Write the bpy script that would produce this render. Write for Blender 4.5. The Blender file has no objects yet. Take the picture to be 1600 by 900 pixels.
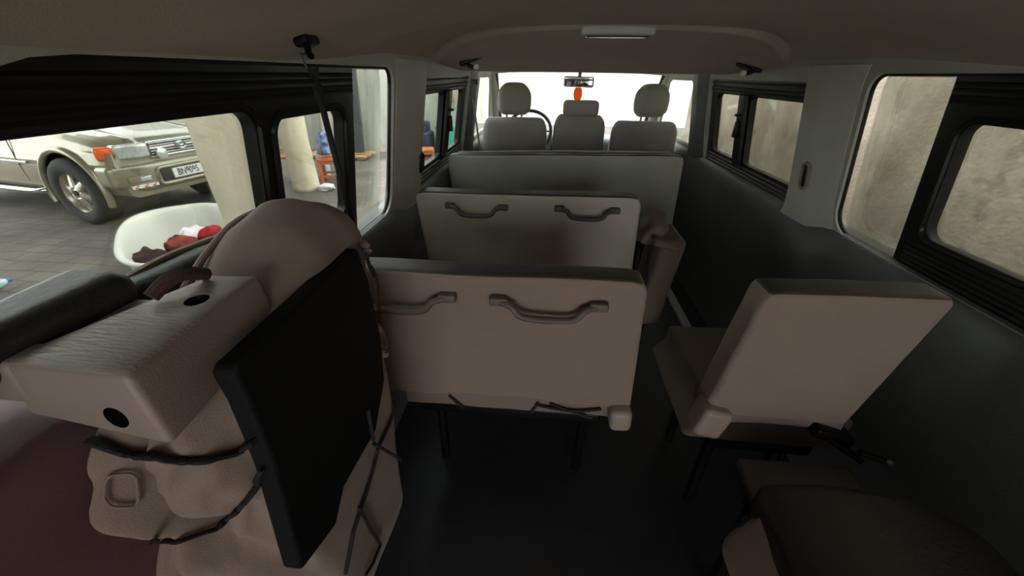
import bpy, bmesh, math, random
from mathutils import Vector, Matrix, noise
random.seed(7)
S = bpy.context.scene
COL = S.collection
PI = math.pi

# ------------------------------------------------------------------ camera
def make_camera():
    y, p, r = [math.radians(v) for v in (5.0, 29.2, 0.8)]
    f = Vector((-math.sin(y)*math.cos(p), math.cos(y)*math.cos(p), -math.sin(p)))
    right = Vector((math.cos(y), math.sin(y), 0)); up = right.cross(f)
    r2 = right*math.cos(r)+up*math.sin(r); u2 = -right*math.sin(r)+up*math.cos(r)
    cd = bpy.data.cameras.new('camera'); co = bpy.data.objects.new('camera', cd); COL.objects.link(co)
    cd.sensor_width = 36.0; cd.lens = 600.0/1600.0*36.0; cd.clip_start = 0.01; cd.clip_end = 300
    m = Matrix((r2, u2, -f)).transposed().to_4x4()
    m.translation = Vector((-0.2, 0.0, 1.22))
    co.matrix_world = m
    S.camera = co
make_camera()

# ------------------------------------------------------------------ materials
def lin(c):
    return tuple((v/255/12.92 if v/255 <= 0.04045 else ((v/255+0.055)/1.055)**2.4) for v in c)
MATS = {}
def mat(name, rgb, rough=0.6, metal=0.0, bump=0.0, bscale=200.0, var=0.0, vscale=6.0, rgb2=None, spec=0.5, sheen=0.0,
        stretch=None, coat=0.0, trans=0.0):
    if name in MATS: return MATS[name]
    m = bpy.data.materials.new(name); m.use_nodes = True
    nt = m.node_tree; b = nt.nodes['Principled BSDF']
    c = lin(rgb)
    b.inputs['Base Color'].default_value = (*c, 1)
    b.inputs['Roughness'].default_value = rough
    b.inputs['Metallic'].default_value = metal
    b.inputs['Specular IOR Level'].default_value = spec
    b.inputs['Sheen Weight'].default_value = sheen
    b.inputs['Coat Weight'].default_value = coat
    tc = nt.nodes.new('ShaderNodeTexCoord')
    vec = tc.outputs['Object']
    if stretch:
        mp = nt.nodes.new('ShaderNodeMapping'); mp.inputs['Scale'].default_value = stretch
        nt.links.new(vec, mp.inputs['Vector']); vec = mp.outputs['Vector']
    if var > 0 or rgb2:
        n = nt.nodes.new('ShaderNodeTexNoise'); n.inputs['Scale'].default_value = vscale
        n.inputs['Detail'].default_value = 6; n.inputs['Roughness'].default_value = 0.6
        nt.links.new(vec, n.inputs['Vector'])
        ra = nt.nodes.new('ShaderNodeValToRGB')
        c2 = lin(rgb2) if rgb2 else tuple(v*(1-var) for v in c)
        c1 = c if rgb2 else tuple(min(1, v*(1+var)) for v in c)
        ra.color_ramp.elements[0].position = 0.32; ra.color_ramp.elements[1].position = 0.68
        ra.color_ramp.elements[0].color = (*c2, 1); ra.color_ramp.elements[1].color = (*c1, 1)
        nt.links.new(n.outputs['Fac'], ra.inputs['Fac']); nt.links.new(ra.outputs['Color'], b.inputs['Base Color'])
    if bump > 0:
        n2 = nt.nodes.new('ShaderNodeTexNoise'); n2.inputs['Scale'].default_value = bscale
        n2.inputs['Detail'].default_value = 3
        nt.links.new(vec, n2.inputs['Vector'])
        bp = nt.nodes.new('ShaderNodeBump'); bp.inputs['Strength'].default_value = bump
        bp.inputs['Distance'].default_value = 0.003
        nt.links.new(n2.outputs['Fac'], bp.inputs['Height']); nt.links.new(bp.outputs['Normal'], b.inputs['Normal'])
    MATS[name] = m
    return m

def glass_mat(name, tint=(240, 244, 240), gloss=0.6):
    m = bpy.data.materials.new(name); m.use_nodes = True
    nt = m.node_tree; nt.nodes.clear()
    o = nt.nodes.new('ShaderNodeOutputMaterial'); t = nt.nodes.new('ShaderNodeBsdfTransparent')
    g = nt.nodes.new('ShaderNodeBsdfGlossy'); mx = nt.nodes.new('ShaderNodeMixShader'); fr = nt.nodes.new('ShaderNodeFresnel')
    mu = nt.nodes.new('ShaderNodeMath'); mu.operation = 'MULTIPLY'; mu.inputs[1].default_value = gloss
    t.inputs['Color'].default_value = (*lin(tint), 1); g.inputs['Roughness'].default_value = 0.02
    fr.inputs['IOR'].default_value = 1.45
    nt.links.new(fr.outputs[0], mu.inputs[0]); nt.links.new(mu.outputs[0], mx.inputs[0])
    nt.links.new(t.outputs[0], mx.inputs[1]); nt.links.new(g.outputs[0], mx.inputs[2]); nt.links.new(mx.outputs[0], o.inputs[0])
    MATS[name] = m
    return m

HEAD = mat('headliner_cloth', (202, 188, 170), 0.95, bump=0.35, bscale=350, var=0.08, vscale=3)
TRIM = mat('grey_trim_plastic', (186, 186, 174), 0.55, bump=0.25, bscale=500, var=0.05)
TRIMD = mat('dark_trim_plastic', (92, 95, 94), 0.42, bump=0.3, bscale=450, var=0.1)
BLACK = mat('black_frame', (12, 13, 14), 0.45, bump=0.05)
RUBBER = mat('black_rubber', (16, 16, 17), 0.6, bump=0.1)
COVER = mat('beige_seat_cover', (132, 114, 101), 0.8, bump=0.3, bscale=600, var=0.06, vscale=5, sheen=0.15)
COVERT = mat('dark_top_faces', (66, 58, 52), 0.5, bump=0.25, bscale=500, var=0.08)
COVER2 = mat('grey_beige_seat_cover', (166, 158, 144), 0.75, bump=0.25, bscale=600, var=0.06, vscale=5, sheen=0.15)
COVERG = mat('grey_seat_cover', (156, 156, 147), 0.7, bump=0.25, bscale=600, var=0.06, vscale=5, sheen=0.15)
FRONTS = mat('charcoal_seat_fabric', (152, 150, 142), 0.9, bump=0.3, bscale=600, var=0.06, sheen=0.2)
VINYL = mat('dark_vinyl', (46, 40, 38), 0.45, bump=0.3, bscale=120, var=0.1)
PANEL = mat('black_seat_board', (15, 15, 16), 0.75, bump=0.2, bscale=300, spec=0.2)
PLAST = mat('embossed_beige_plastic', (156, 146, 134), 0.40, bump=0.55, bscale=260, stretch=(0.2, 1.0, 1.0), var=0.05)
PLASTS = mat('smooth_beige_plastic', (142, 126, 116), 0.5, bump=0.15, bscale=400, var=0.06)
CORD = mat('dark_cord', (34, 26, 26), 0.85, bump=0.6, bscale=500)
CORDB = mat('brown_rope', (72, 50, 40), 0.85, bump=0.6, bscale=400)
WEB = mat('black_webbing', (14, 13, 14), 0.7, bump=0.5, bscale=500)
STEEL = mat('worn_steel', (170, 168, 162), 0.3, 1.0)
DSTEEL = mat('dark_steel', (40, 39, 38), 0.45, 0.9, bump=0.1)
FLOORM = mat('dark_floor_vinyl', (46, 47, 50), 0.42, bump=0.25, bscale=250, var=0.2)
PURPLE = mat('purple_brown_trim', (112, 84, 88), 0.6, bump=0.08, bscale=300, var=0.1)
GLASS = glass_mat('window_glass', (240, 243, 238), 0.5)
LENS = mat('dark_lens', (70, 70, 66), 0.15)

# ------------------------------------------------------------------ helpers
def link_mesh(name, me, m, parent=None, smooth=True):
    o = bpy.data.objects.new(name, me); COL.objects.link(o)
    if m is not None: me.materials.append(m)
    if smooth:
        for p in me.polygons: p.use_smooth = True
    if parent is not None:
        o.parent = parent
        if parent.name in WORLD: o.matrix_parent_inverse = Matrix.Translation(-parent.location)   # parts given in van coordinates
    return o
WORLD = set()
def sharp(o, ang=40):
    # split shading at hard edges
    me = o.data
    bm = bmesh.new(); bm.from_mesh(me)
    for e in bm.edges:
        if len(e.link_faces) == 2 and e.calc_face_angle(0) > math.radians(ang): e.smooth = False
    bm.to_mesh(me); bm.free()
    return o
def tag(o, label=None, cat=None, group=None, kind=None):
    if label: o['label'] = label
    if cat: o['category'] = cat
    if group: o['group'] = group
    if kind: o['kind'] = kind
    return o
def empty(name, loc=(0, 0, 0), rz=0.0, **kw):
    o = bpy.data.objects.new(name, None); COL.objects.link(o)
    o.location = loc; o.rotation_euler = (0, 0, rz); o.empty_display_size = 0.05
    if kw: tag(o, **kw)
    return o
def root(name, loc, label, cat, group=None):
    o = empty(name, loc, label=label, cat=cat, group=group); WORLD.add(o.name); return o
def copy_tree(o, parent=None):
    c = o.copy(); COL.objects.link(c)
    if parent is not None: c.parent = parent
    for ch in list(o.children): copy_tree(ch, c)
    return c
def obj(name, verts, faces, m, parent=None, smooth=True):
    me = bpy.data.meshes.new(name); me.from_pydata([tuple(v) for v in verts], [], faces); me.update()
    bm = bmesh.new(); bm.from_mesh(me); bmesh.ops.recalc_face_normals(bm, faces=bm.faces[:]); bm.to_mesh(me); bm.free()
    o = link_mesh(name, me, m, parent, smooth)
    return o
class MB:
    """collects the shapes of ONE mesh object"""
    def __init__(s): s.v = []; s.f = []
    def add(s, vs, fs):
        n = len(s.v); s.v += [Vector(v) for v in vs]; s.f += [tuple(i+n for i in f) for f in fs]; return s
    def rbox(s, c, size, r=0.01, rot=None, warp=None, seg=3, div=(1, 1, 1)):
        vs, fs = rbox_geo(size, r, seg, div)
        vs = [Vector(v) for v in vs]
        if warp: vs = [Vector(warp(v)) for v in vs]
        if rot is not None: vs = [rot @ v for v in vs]
        c = Vector(c)
        return s.add([v+c for v in vs], fs)
    def tube(s, pts, r, seg=8, smooth_n=0, flat=1.0, caps=True, up=(0, 0, 1)):
        vs, fs = tube_geo(pts, r, seg, smooth_n, flat, caps, up); return s.add(vs, fs)
    def lathe(s, prof, c=(0, 0, 0), seg=24, axis=None):
        vs, fs = [], []
        n = len(prof)
        for i in range(seg):
            a = 2*PI*i/seg
            for (r, z) in prof: vs.append(Vector((r*math.cos(a), r*math.sin(a), z)))
        for i in range(seg):
            j = (i+1) % seg
            for k in range(n-1): fs.append((i*n+k, j*n+k, j*n+k+1, i*n+k+1))
        fs.append(tuple(i*n for i in reversed(range(seg)))); fs.append(tuple(i*n+n-1 for i in range(seg)))
        if axis is not None:
            q = Vector((0, 0, 1)).rotation_difference(Vector(axis)); vs = [q @ v for v in vs]
        c = Vector(c)
        return s.add([v+c for v in vs], fs)
    def prism(s, outline, w0, w1, mapf):
        """outline of 2D points extruded from w0 to w1; mapf(u,v,w) -> xyz"""
        n = len(outline)
        vs = [mapf(u, v, w0) for u, v in outline]+[mapf(u, v, w1) for u, v in outline]
        fs = [tuple(range(n)), tuple(range(2*n-1, n-1, -1))]+[(i, (i+1) % n, n+(i+1) % n, n+i) for i in range(n)]
        return s.add(vs, fs)
    def build(s, name, m, parent=None, smooth=True, sh=40):
        o = obj(name, s.v, s.f, m, parent, smooth)
        if smooth and sh: sharp(o, sh)
        return o
def axis_ticks(h, r, seg, div):
    r = min(r, h*0.999)
    t = [-h+r*(1-math.cos(PI/2*i/seg)) if False else -h+r*i/seg for i in range(seg)]
    inner = [-(h-r)+2*(h-r)*i/div for i in range(div+1)]
    return t+inner+[-v for v in reversed(t)]
def rbox_geo(size, r, seg=3, div=(1, 1, 1)):
    h = [v/2 for v in size]; r = min(r, min(h)*0.98)
    T = [axis_ticks(h[i], r, seg, div[i]) for i in range(3)]
    idx = {}; vs = []; fs = []
    def vid(p):
        k = tuple(round(x, 6) for x in p)
        if k not in idx:
            q = Vector(p); c = Vector([max(-(h[i]-r), min(h[i]-r, q[i])) for i in range(3)]); d = q-c
            if d.length > 1e-9:
                # spread the ticks evenly in angle
                d = Vector([math.tan(min(1.0, abs(x)/r)*PI/4)*math.copysign(1, x) if abs(x) > 1e-9 else 0 for x in d])
                d.normalize(); q = c+d*r
            idx[k] = len(vs); vs.append(q)
        return idx[k]
    for ax in range(3):
        u, v = [(1, 2), (2, 0), (0, 1)][ax]
        for sgn in (-1, 1):
            for i in range(len(T[u])-1):
                for j in range(len(T[v])-1):
                    q = []
                    for a, b in ((i, j), (i+1, j), (i+1, j+1), (i, j+1)):
                        p = [0, 0, 0]; p[ax] = sgn*h[ax]; p[u] = T[u][a]; p[v] = T[v][b]; q.append(vid(p))
                    if sgn < 0: q.reverse()
                    if len(set(q)) > 2: fs.append(tuple(q))
    return vs, fs
def catmull(pts, n):
    pts = [Vector(p) for p in pts]
    if n <= 0 or len(pts) < 3: return pts
    out = []
    P = [pts[0]*2-pts[1]]+pts+[pts[-1]*2-pts[-2]]
    for i in range(1, len(P)-2):
        for k in range(n):
            t = k/n
            a, b, c, d = P[i-1], P[i], P[i+1], P[i+2]
            out.append(0.5*((2*b)+(c-a)*t+(2*a-5*b+4*c-d)*t*t+(3*b-a-3*c+d)*t**3))
    out.append(pts[-1]); return out
def tube_geo(pts, r, seg=8, smooth_n=0, flat=1.0, caps=True, up=(0, 0, 1)):
    pts = catmull(pts, smooth_n); n = len(pts); vs = []; fs = []
    up = Vector(up)
    for i, p in enumerate(pts):
        d = (pts[min(i+1, n-1)]-pts[max(i-1, 0)]).normalized()
        a = d.cross(up)
        if a.length < 1e-3: a = d.cross(Vector((1, 0, 0)))
        a.normalize(); b = a.cross(d).normalized()
        rr = r[min(i, len(r)-1)] if isinstance(r, (list, tuple)) else r
        for k in range(seg):
            t = 2*PI*k/seg
            vs.append(p+a*math.cos(t)*rr+b*math.sin(t)*rr*flat)
    for i in range(n-1):
        for k in range(seg):
            l = (k+1) % seg
            fs.append((i*seg+k, i*seg+l, (i+1)*seg+l, (i+1)*seg+k))
    if caps: fs += [tuple(reversed(range(seg))), tuple((n-1)*seg+k for k in range(seg))]
    return vs, fs
def loft(name, rings, m, parent=None, caps=True, smooth=True):
    n = len(rings[0]); vs = [v for r in rings for v in r]; fs = []
    for i in range(len(rings)-1):
        for k in range(n):
            l = (k+1) % n
            fs.append((i*n+k, i*n+l, (i+1)*n+l, (i+1)*n+k))
    if caps: fs += [tuple(range(n)), tuple((len(rings)-1)*n+k for k in range(n))]
    return obj(name, vs, fs, m, parent, smooth)
def rrect(u0, u1, v0, v1, r=0.03, seg=6, rs=None):
    """rounded rectangle outline; rs = radii of the corners (u0v0, u1v0, u1v1, u0v1)"""
    rs = rs or (r, r, r, r); out = []
    for (cu, cv, a0, rr) in ((u0, v0, PI, rs[0]), (u1, v0, 1.5*PI, rs[1]), (u1, v1, 0, rs[2]), (u0, v1, 0.5*PI, rs[3])):
        x = cu+(rr if cu == u0 else -rr); y = cv+(rr if cv == v0 else -rr)
        for k in range(seg+1):
            a = a0+PI/2*k/seg; out.append((x+rr*math.cos(a), y+rr*math.sin(a)))
    return out
def sheet(name, loops, t, mapf, m, parent=None, bevel=0.0):
    """flat sheet of thickness t with holes: loops[0] is the outline, the others the holes; mapf(u,v,w)->xyz"""
    cu = bpy.data.curves.new(name, 'CURVE'); cu.dimensions = '2D'; cu.fill_mode = 'BOTH'
    cu.extrude = t/2; cu.bevel_depth = bevel; cu.bevel_resolution = 2
    for lp in loops:
        sp = cu.splines.new('POLY'); sp.points.add(len(lp)-1)
        for p, (u, v) in zip(sp.points, lp): p.co = (u, v, 0, 1)
        sp.use_cyclic_u = True
    tmp = bpy.data.objects.new('tmp', cu); COL.objects.link(tmp)
    dg = bpy.context.evaluated_depsgraph_get(); dg.update()
    me = bpy.data.meshes.new_from_object(tmp.evaluated_get(dg)); me.name = name
    bpy.data.objects.remove(tmp); bpy.data.curves.remove(cu)
    for v in me.vertices: v.co = mapf(v.co.x, v.co.y, v.co.z)
    bm = bmesh.new(); bm.from_mesh(me); bmesh.ops.remove_doubles(bm, verts=bm.verts[:], dist=1e-5)
    bmesh.ops.recalc_face_normals(bm, faces=bm.faces[:]); bm.to_mesh(me); bm.free()
    me.materials.clear()
    o = link_mesh(name, me, m, parent, True); sharp(o, 30)
    return o
def text_mesh(name, body, size, m, parent, mw, extrude=0.001, stretch=1.0):
    cu = bpy.data.curves.new(name, 'FONT'); cu.body = body; cu.size = size; cu.extrude = extrude
    cu.offset = 0.0012; cu.align_x = 'CENTER'; cu.align_y = 'CENTER'
    tmp = bpy.data.objects.new('tmp', cu); COL.objects.link(tmp)
    dg = bpy.context.evaluated_depsgraph_get(); dg.update()
    me = bpy.data.meshes.new_from_object(tmp.evaluated_get(dg)); me.name = name
    bpy.data.objects.remove(tmp); bpy.data.curves.remove(cu)
    for v in me.vertices: v.co = mw @ Vector((v.co.x*stretch, v.co.y, v.co.z))
    me.materials.clear()
    return link_mesh(name, me, m, parent, False)
def nz(p, s, amp, seed=0.0):
    return noise.noise(Vector(p)*s+Vector((seed, seed*1.7, -seed)))*amp
def lerp(a, b, t): return a+(b-a)*t
def interp(tab, x):
    if x <= tab[0][0]: return tab[0][1]
    for (a, va), (b, vb) in zip(tab, tab[1:]):
        if x <= b: return lerp(va, vb, (x-a)/(b-a))
    return tab[-1][1]
# ================================================================== the van's shell
HW = 0.775                       # inner half width at the belt line
ZB, ZT = 0.77, 1.225             # belt line and top of the side windows
def xw(z): return HW if z <= ZB else HW-0.072*(z-ZB)/(ZT-ZB)
def structure(o, label, cat): return tag(o, label, cat, kind='structure')
def wallmap(side, off=0.0):
    return lambda u, v, w: Vector((side*(xw(v)-off+w), u, v))

Y_REAR, Y_B0, Y_B1 = -0.45, 2.62, 2.86
REAR_WIN = (0.20, 1.33)          # rear side window
MID_WIN = (1.60, 2.60)
FRONT_LOOP = [(2.90, 0.80), (3.72, 0.80), (3.78, 0.84), (3.52, 1.17), (3.44, 1.20), (2.93, 1.20), (2.88, 1.16), (2.88, 0.83)]
WALLS = {}
for side, nm in ((-1, 'left'), (1, 'right')):
    rw = rrect(REAR_WIN[0], REAR_WIN[1], ZB+0.005, ZT+0.007, rs=(0.06, 0.07, 0.05, 0.22), seg=8)
    mw = rrect(MID_WIN[0], MID_WIN[1], ZB+0.005, ZT-0.02, r=0.035, seg=6)
    outline = [(Y_REAR, ZB-0.01), (4.1, ZB-0.01), (4.1, 0.86), (3.62, ZT+0.06), (Y_REAR, ZT+0.06)]
    w = sheet('wall_'+nm, [outline, rw, mw, FRONT_LOOP], 0.02, wallmap(side, 0.0), TRIM)
    structure(w, {'left': 'grey trimmed upper side wall of the van with window openings, facing the parked off-roader',
                  'right': 'grey trimmed upper side wall of the van with window openings, beside the concrete wall'}[nm], 'wall')
    WALLS[nm] = w
    # lower door and side trim: a profile swept along the van
    prof = [(0.735, 0.0), (0.745, 0.05), (0.75, 0.25), (0.752, 0.5), (0.748, 0.62), (0.742, 0.68), (0.742, 0.715), (0.750, 0.750), (0.757, 0.770), (0.775, 0.780), (0.82, 0.781),
            (0.83, 0.78), (0.83, 0.0)]
    ys = [Y_REAR+i*(4.1-Y_REAR)/90 for i in range(91)]
    rings = []
    for y in ys:
        ring = []
        for k, (x, z) in enumerate(prof):
            dx = 0
            if k < 9:
                # swelling of the moulded panel just ahead of the pillar
                dx = -0.05*math.exp(-((y-1.40)/0.10)**2)*math.exp(-((z-0.66)/0.07)**2)
                dx += -0.012*math.exp(-((z-0.60)/0.05)**2)*(1 if 0.4 < y < 1.2 else 0.4)
            ring.append(Vector((side*(x+dx), y, z)))
        rings.append(ring)
    lw = loft('wall_'+nm+'_lower', rings, TRIMD); sharp(lw, 50)
    structure(lw, 'dark grey moulded lower side trim of the van below the %s windows' % nm, 'wall')
    lw.name = 'baseboard_'+nm

# pillar covers between the rear and middle side windows
def pillar_cover(side, y0b, y1b, y0t, y1t, depth, name, label, z0=ZB-0.02, z1=ZT+0.03, m=TRIM):
    rings = []
    for i in range(25):
        t = i/24; z = lerp(z0, z1, t)
        fl = 0.035*math.exp(-t*9)+0.02*math.exp(-(1-t)*14)
        a, b = lerp(y0b, y0t, t)-fl, lerp(y1b, y1t, t)+fl
        ring = []
        for k in range(17):
            s = k/16; dd = min(1, (s/0.5))**0.8*min(1, (1-s)/0.10)
            ring.append(Vector((side*(xw(z)-0.012-depth*dd), lerp(a, b, s), z)))
        ring += [Vector((side*(xw(z)+0.02), b, z)), Vector((side*(xw(z)+0.02), a, z))]
        rings.append(ring)
    o = loft(name, rings, m); sharp(o, 50)
    return structure(o, label, 'pillar cover')
PILL = {}
PILL['left'] = pillar_cover(-1, 1.345, 1.59, 1.355, 1.61, 0.03, 'trim_1', 'grey rounded pillar cover between the left side windows')
PILL['right'] = pillar_cover(1, 1.345, 1.59, 1.355, 1.61, 0.03, 'trim_2', 'grey rounded pillar cover with a slotted grip between the right side windows')
pillar_cover(-1, 2.63, 2.87, 2.62, 2.86, 0.02, 'trim_3', 'dark grey pillar cover behind the driver door, carrying a belt', m=TRIMD)
pillar_cover(1, 2.63, 2.87, 2.62, 2.86, 0.02, 'trim_4', 'dark grey pillar cover behind the front passenger door', m=TRIMD)
# slotted grip on the right pillar, small slot on the left one
for side, y, z, h, lab in ((1, 1.475, 0.915, 0.085, 'pale slotted grip on the right pillar cover'), (-1, 1.56, 0.90, 0.07, 'small dark belt slot on the left pillar cover')):
    g = tag(empty('pillar_grip', (side*(xw(z)-0.042), y, z)), lab, 'grip'); WORLD.add(g.name)
    lp = rrect(y-0.019, y+0.019, z-h/2, z+h/2, r=0.0185, seg=8)
    pts = [Vector((side*(xw(v)-0.044), u, v)) for u, v in lp]
    m = MB(); m.tube(pts+[pts[0]], 0.0065, 8, caps=False); m.build('grip_rim', PLASTS if side > 0 else BLACK, g)
    m = MB(); m.prism(rrect(y-0.016, y+0.016, z-h/2+0.004, z+h/2-0.004, r=0.015), 0.0, 0.003, lambda u, v, w: Vector((side*(xw(v)-0.042-w), u, v))); m.build('grip_slot', BLACK, g)

# ------------------------------------------------------------------ headliner
def smooth(a, b, x):
    t = max(0.0, min(1.0, (x-a)/(b-a))); return t*t*(3-2*t)
CROWN = [(1.36, 0.120), (1.75, 0.096), (1.9, 0.082), (2.3, 0.030), (2.45, 0.014), (2.6, 0.008), (2.75, 0.006)]
def ceil_z(x, y):
    a = min(1.0, abs(x)/0.74)
    rear = lerp((1-a*a)**1.15, 1-a**6, smooth(0.75, 1.35, y))*0.120
    yf = 1.345+0.34*(abs(x)/0.62)**2.6                 # front edge of the main headliner, a crescent
    d = y-yf
    z = ZT+rear
    if d > 0:
        front = interp(CROWN, y)*(1-a**6)
        z = ZT+max(0.004, min(front, rear)-0.010*min(1, d/0.012)*(1-a**8))
    return z
xs = [-0.80+1.6*i/120 for i in range(121)]; ysn = [-0.5+0.04*i for i in range(45)]+[1.30+0.012*i for i in range(int(1.42/0.012)+1)]
vs = [Vector((x, y, ceil_z(x, y))) for y in ysn for x in xs]
nx = len(xs); fs = [(j*nx+i, j*nx+i+1, (j+1)*nx+i+1, (j+1)*nx+i) for j in range(len(ysn)-1) for i in range(nx-1)]
ce = obj('ceiling', vs, fs, HEAD)
so = ce.modifiers.new('thick', 'SOLIDIFY'); so.thickness = 0.03; so.offset = -1 if ce.data.polygons[0].normal.z > 0 else 1
structure(ce, 'warm grey cloth headliner of the van with a stepped crescent towards the windscreen', 'ceiling')
# keep the thickness above the visible skin
so.offset = 1.0 if ce.data.polygons[0].normal.z > 0 else -1.0
# roof over the front seats and header above the windscreen
fr = MB()
def frontroof(u, v, w): return Vector((u, v, w))
rings = []
for y, z in ((2.66, 1.30), (2.9, 1.315), (3.2, 1.30), (3.40, 1.265), (3.50, 1.235)):
    rings.append([Vector((0.80*k, y, z-0.03*abs(k)**3)) for k in [-1+i/10 for i in range(21)]]+[Vector((0.80*k, y, z+0.04)) for k in [1-i/10 for i in range(21)]])
cr = loft('trim_5', rings, HEAD); structure(cr, 'grey headliner above the front seats', 'ceiling')

# floor
fl = MB(); fl.rbox((0, 1.8, -0.02), (1.56, 4.7, 0.04), 0.005)
structure(fl.build('floor', FLOORM), 'dark vinyl covered van floor under the seats', 'floor')
# pale step sill on the floor by the sliding door
sl = MB(); sl.rbox((0.612, 1.90, 0.012), (0.045, 1.3, 0.022), 0.006, Matrix.Rotation(math.radians(0), 3, 'Z'))
structure(sl.build('trim_6', mat('pale_aluminium', (190, 196, 186), 0.5, 0.3)), 'pale sill strip on the van floor along the right side aisle', 'sill')

# purple-brown padded trim over the wheel arch at the left rear
def wa(v): 
    return Vector((v.x*(1-0.25*max(0, v.z)/0.3), v.y, v.z+0.02*math.sin(v.y*8)))
t = MB(); t.rbox((-0.690, 0.025, 0.465), (0.152, 0.55, 0.93), 0.03, None, lambda v: Vector((v.x+nz(v, 6, 0.012, 3), v.y+nz(v, 5, 0.012, 8), v.z)), 4, (4, 8, 16))
structure(t.build('trim_7', PURPLE), 'purplish brown padded trim at the left rear corner beside the folded seat', 'trim')

# ------------------------------------------------------------------ side windows
def window_unit(n, side, label):
    """big rear side window: fixed glass with a dark slider frame in front of it"""
    f = structure(empty('window_%d' % n, (side*xw(1.0), 0.6, 1.0)), label, 'window'); WORLD.add(f.name)
    # slider frame: two panes
    out = rrect(-0.05, 1.085, ZB, ZT+0.012, r=0.01, seg=3)
    zl, zu = 0.862, 1.160
    pa = rrect(0.752, 1.028, zl, zu-0.022, rs=(0.035, 0.04, 0.03, 0.03), seg=6)
    pb = rrect(0.0, 0.700, zl, zu, rs=(0.03, 0.03, 0.035, 0.05), seg=6)
    sheet('slider_frame', [out, pa, pb], 0.022, wallmap(side, -0.024), BLACK, f, 0.003)
    # raised inner pane frames with ridged tracks
    tr = MB()
    for z in (1.176, 1.186, 1.200, 1.212):
        tr.tube([(side*(xw(z)+0.011), -0.03, z), (side*(xw(z)+0.011), 1.08, z)], 0.005, 6)
    for z in (0.785, 0.798, 0.811, 0.824, 0.838):
        tr.tube([(side*(xw(z)+0.010), -0.03, z), (side*(xw(z)+0.010), 1.06, z)], 0.0048, 6)
    tr.build('track', RUBBER, f)
    fr2 = MB()
    for lp in (rrect(0.744, 1.036, zl-0.008, zu-0.014, r=0.04, seg=6), rrect(-0.01, 0.708, zl-0.008, zu+0.008, r=0.04, seg=6)):
        pts = [Vector((side*(xw(v)+0.010), u, v)) for u, v in lp]; fr2.tube(pts+[pts[0]], 0.007, 6, caps=False)
    fr2.build('pane_frame', BLACK, f)
    gl = MB(); gl.prism(rrect(REAR_WIN[0]-0.01, REAR_WIN[1]+0.012, ZB-0.003, ZT+0.016, r=0.05), 0.038, 0.042, wallmap(side))
    gl.build('pane', GLASS, f, False)
    se = MB(); lp = rrect(REAR_WIN[0], REAR_WIN[1], ZB+0.005, ZT+0.007, rs=(0.06, 0.07, 0.05, 0.22), seg=8)
    pts = [Vector((side*(xw(v)+0.004), u, v)) for u, v in lp]; se.tube(pts+[pts[0]], 0.006, 6, caps=False); se.build('seal', RUBBER, f)
    # latch block on the divider
    return f
def mid_window(n, side, label, ymid):
    f = structure(empty('window_%d' % n, (side*xw(1.0), 2.1, 1.0)), label, 'window'); WORLD.add(f.name)
    y0, y1 = MID_WIN
    zl, zu = ZB+0.065, ZT-0.085
    out = rrect(y0, y1, ZB+0.002, ZT-0.018, r=0.03, seg=4)
    pa = rrect(y0+0.02, ymid-0.06, zl, zu, r=0.02, seg=4)
    pb = rrect(ymid+0.02, y1-0.075, zl, zu, r=0.035, seg=5)
    sheet('slider_frame', [out, pa, pb], 0.024, wallmap(side, -0.024), BLACK, f, 0.003)
    tr = MB()
    for z in (ZT-0.073, ZT-0.058, ZT-0.034): tr.tube([(side*(xw(z)+0.006), y0+0.01, z), (side*(xw(z)+0.006), y1-0.01, z)], 0.006, 6)
    for z in (ZB+0.014, ZB+0.030, ZB+0.048): tr.tube([(side*(xw(z)+0.006), y0+0.01, z), (side*(xw(z)+0.006), y1-0.01, z)], 0.006, 6)
    tr.build('track', mat('worn_grey_track', (74, 72, 68), 0.4, 0.3), f)
    d = MB(); d.rbox((side*(xw(0.99)-0.004), ymid-0.02, 0.985), (0.02, 0.075, zu-zl+0.02), 0.006, Matrix.Rotation(side*0.157*-1, 3, 'Y'))
    d.build('divider', BLACK, f)
    l = MB(); l.rbox((side*(xw(1.0)-0.022), ymid-0.02, 0.99), (0.02, 0.03, 0.075), 0.006); l.rbox((side*(xw(1.05)-0.026), ymid-0.02, 1.055), (0.02, 0.026, 0.012), 0.004)
    l.build('latch', DSTEEL, f)
    gl = MB(); gl.prism(rrect(y0-0.01, y1+0.01, ZB, ZT-0.015, r=0.03), 0.038, 0.042, wallmap(side)); gl.build('pane', GLASS, f, False)
    return f
window_unit(1, -1, 'left rear side window with black slider frame, the parked off-roader behind it')
window_unit(2, 1, 'right rear side window with black slider frame in front of the grey concrete wall')
mid_window(3, -1, 'left middle side window with sliding pane, low stool and teal bin behind it', 2.13)
mid_window(4, 1, 'right middle side window with sliding pane and latch in front of the tan wall', 2.16)
for n, side in ((5, -1), (6, 1)):
    f = structure(empty('window_%d' % n, (side*0.73, 3.3, 1.0)), 'front door window on the %s' % ('driver side' if side < 0 else 'passenger side'), 'window'); WORLD.add(f.name)
    gl = MB(); gl.prism(FRONT_LOOP, 0.02, 0.024, wallmap(side)); gl.build('pane', GLASS, f, False)
    se = MB(); pts = [Vector((side*(xw(v)-0.002), u, v)) for u, v in FRONT_LOOP]; se.tube(pts+[pts[0]], 0.010, 6, caps=False); se.build('seal', TRIM, f)
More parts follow.
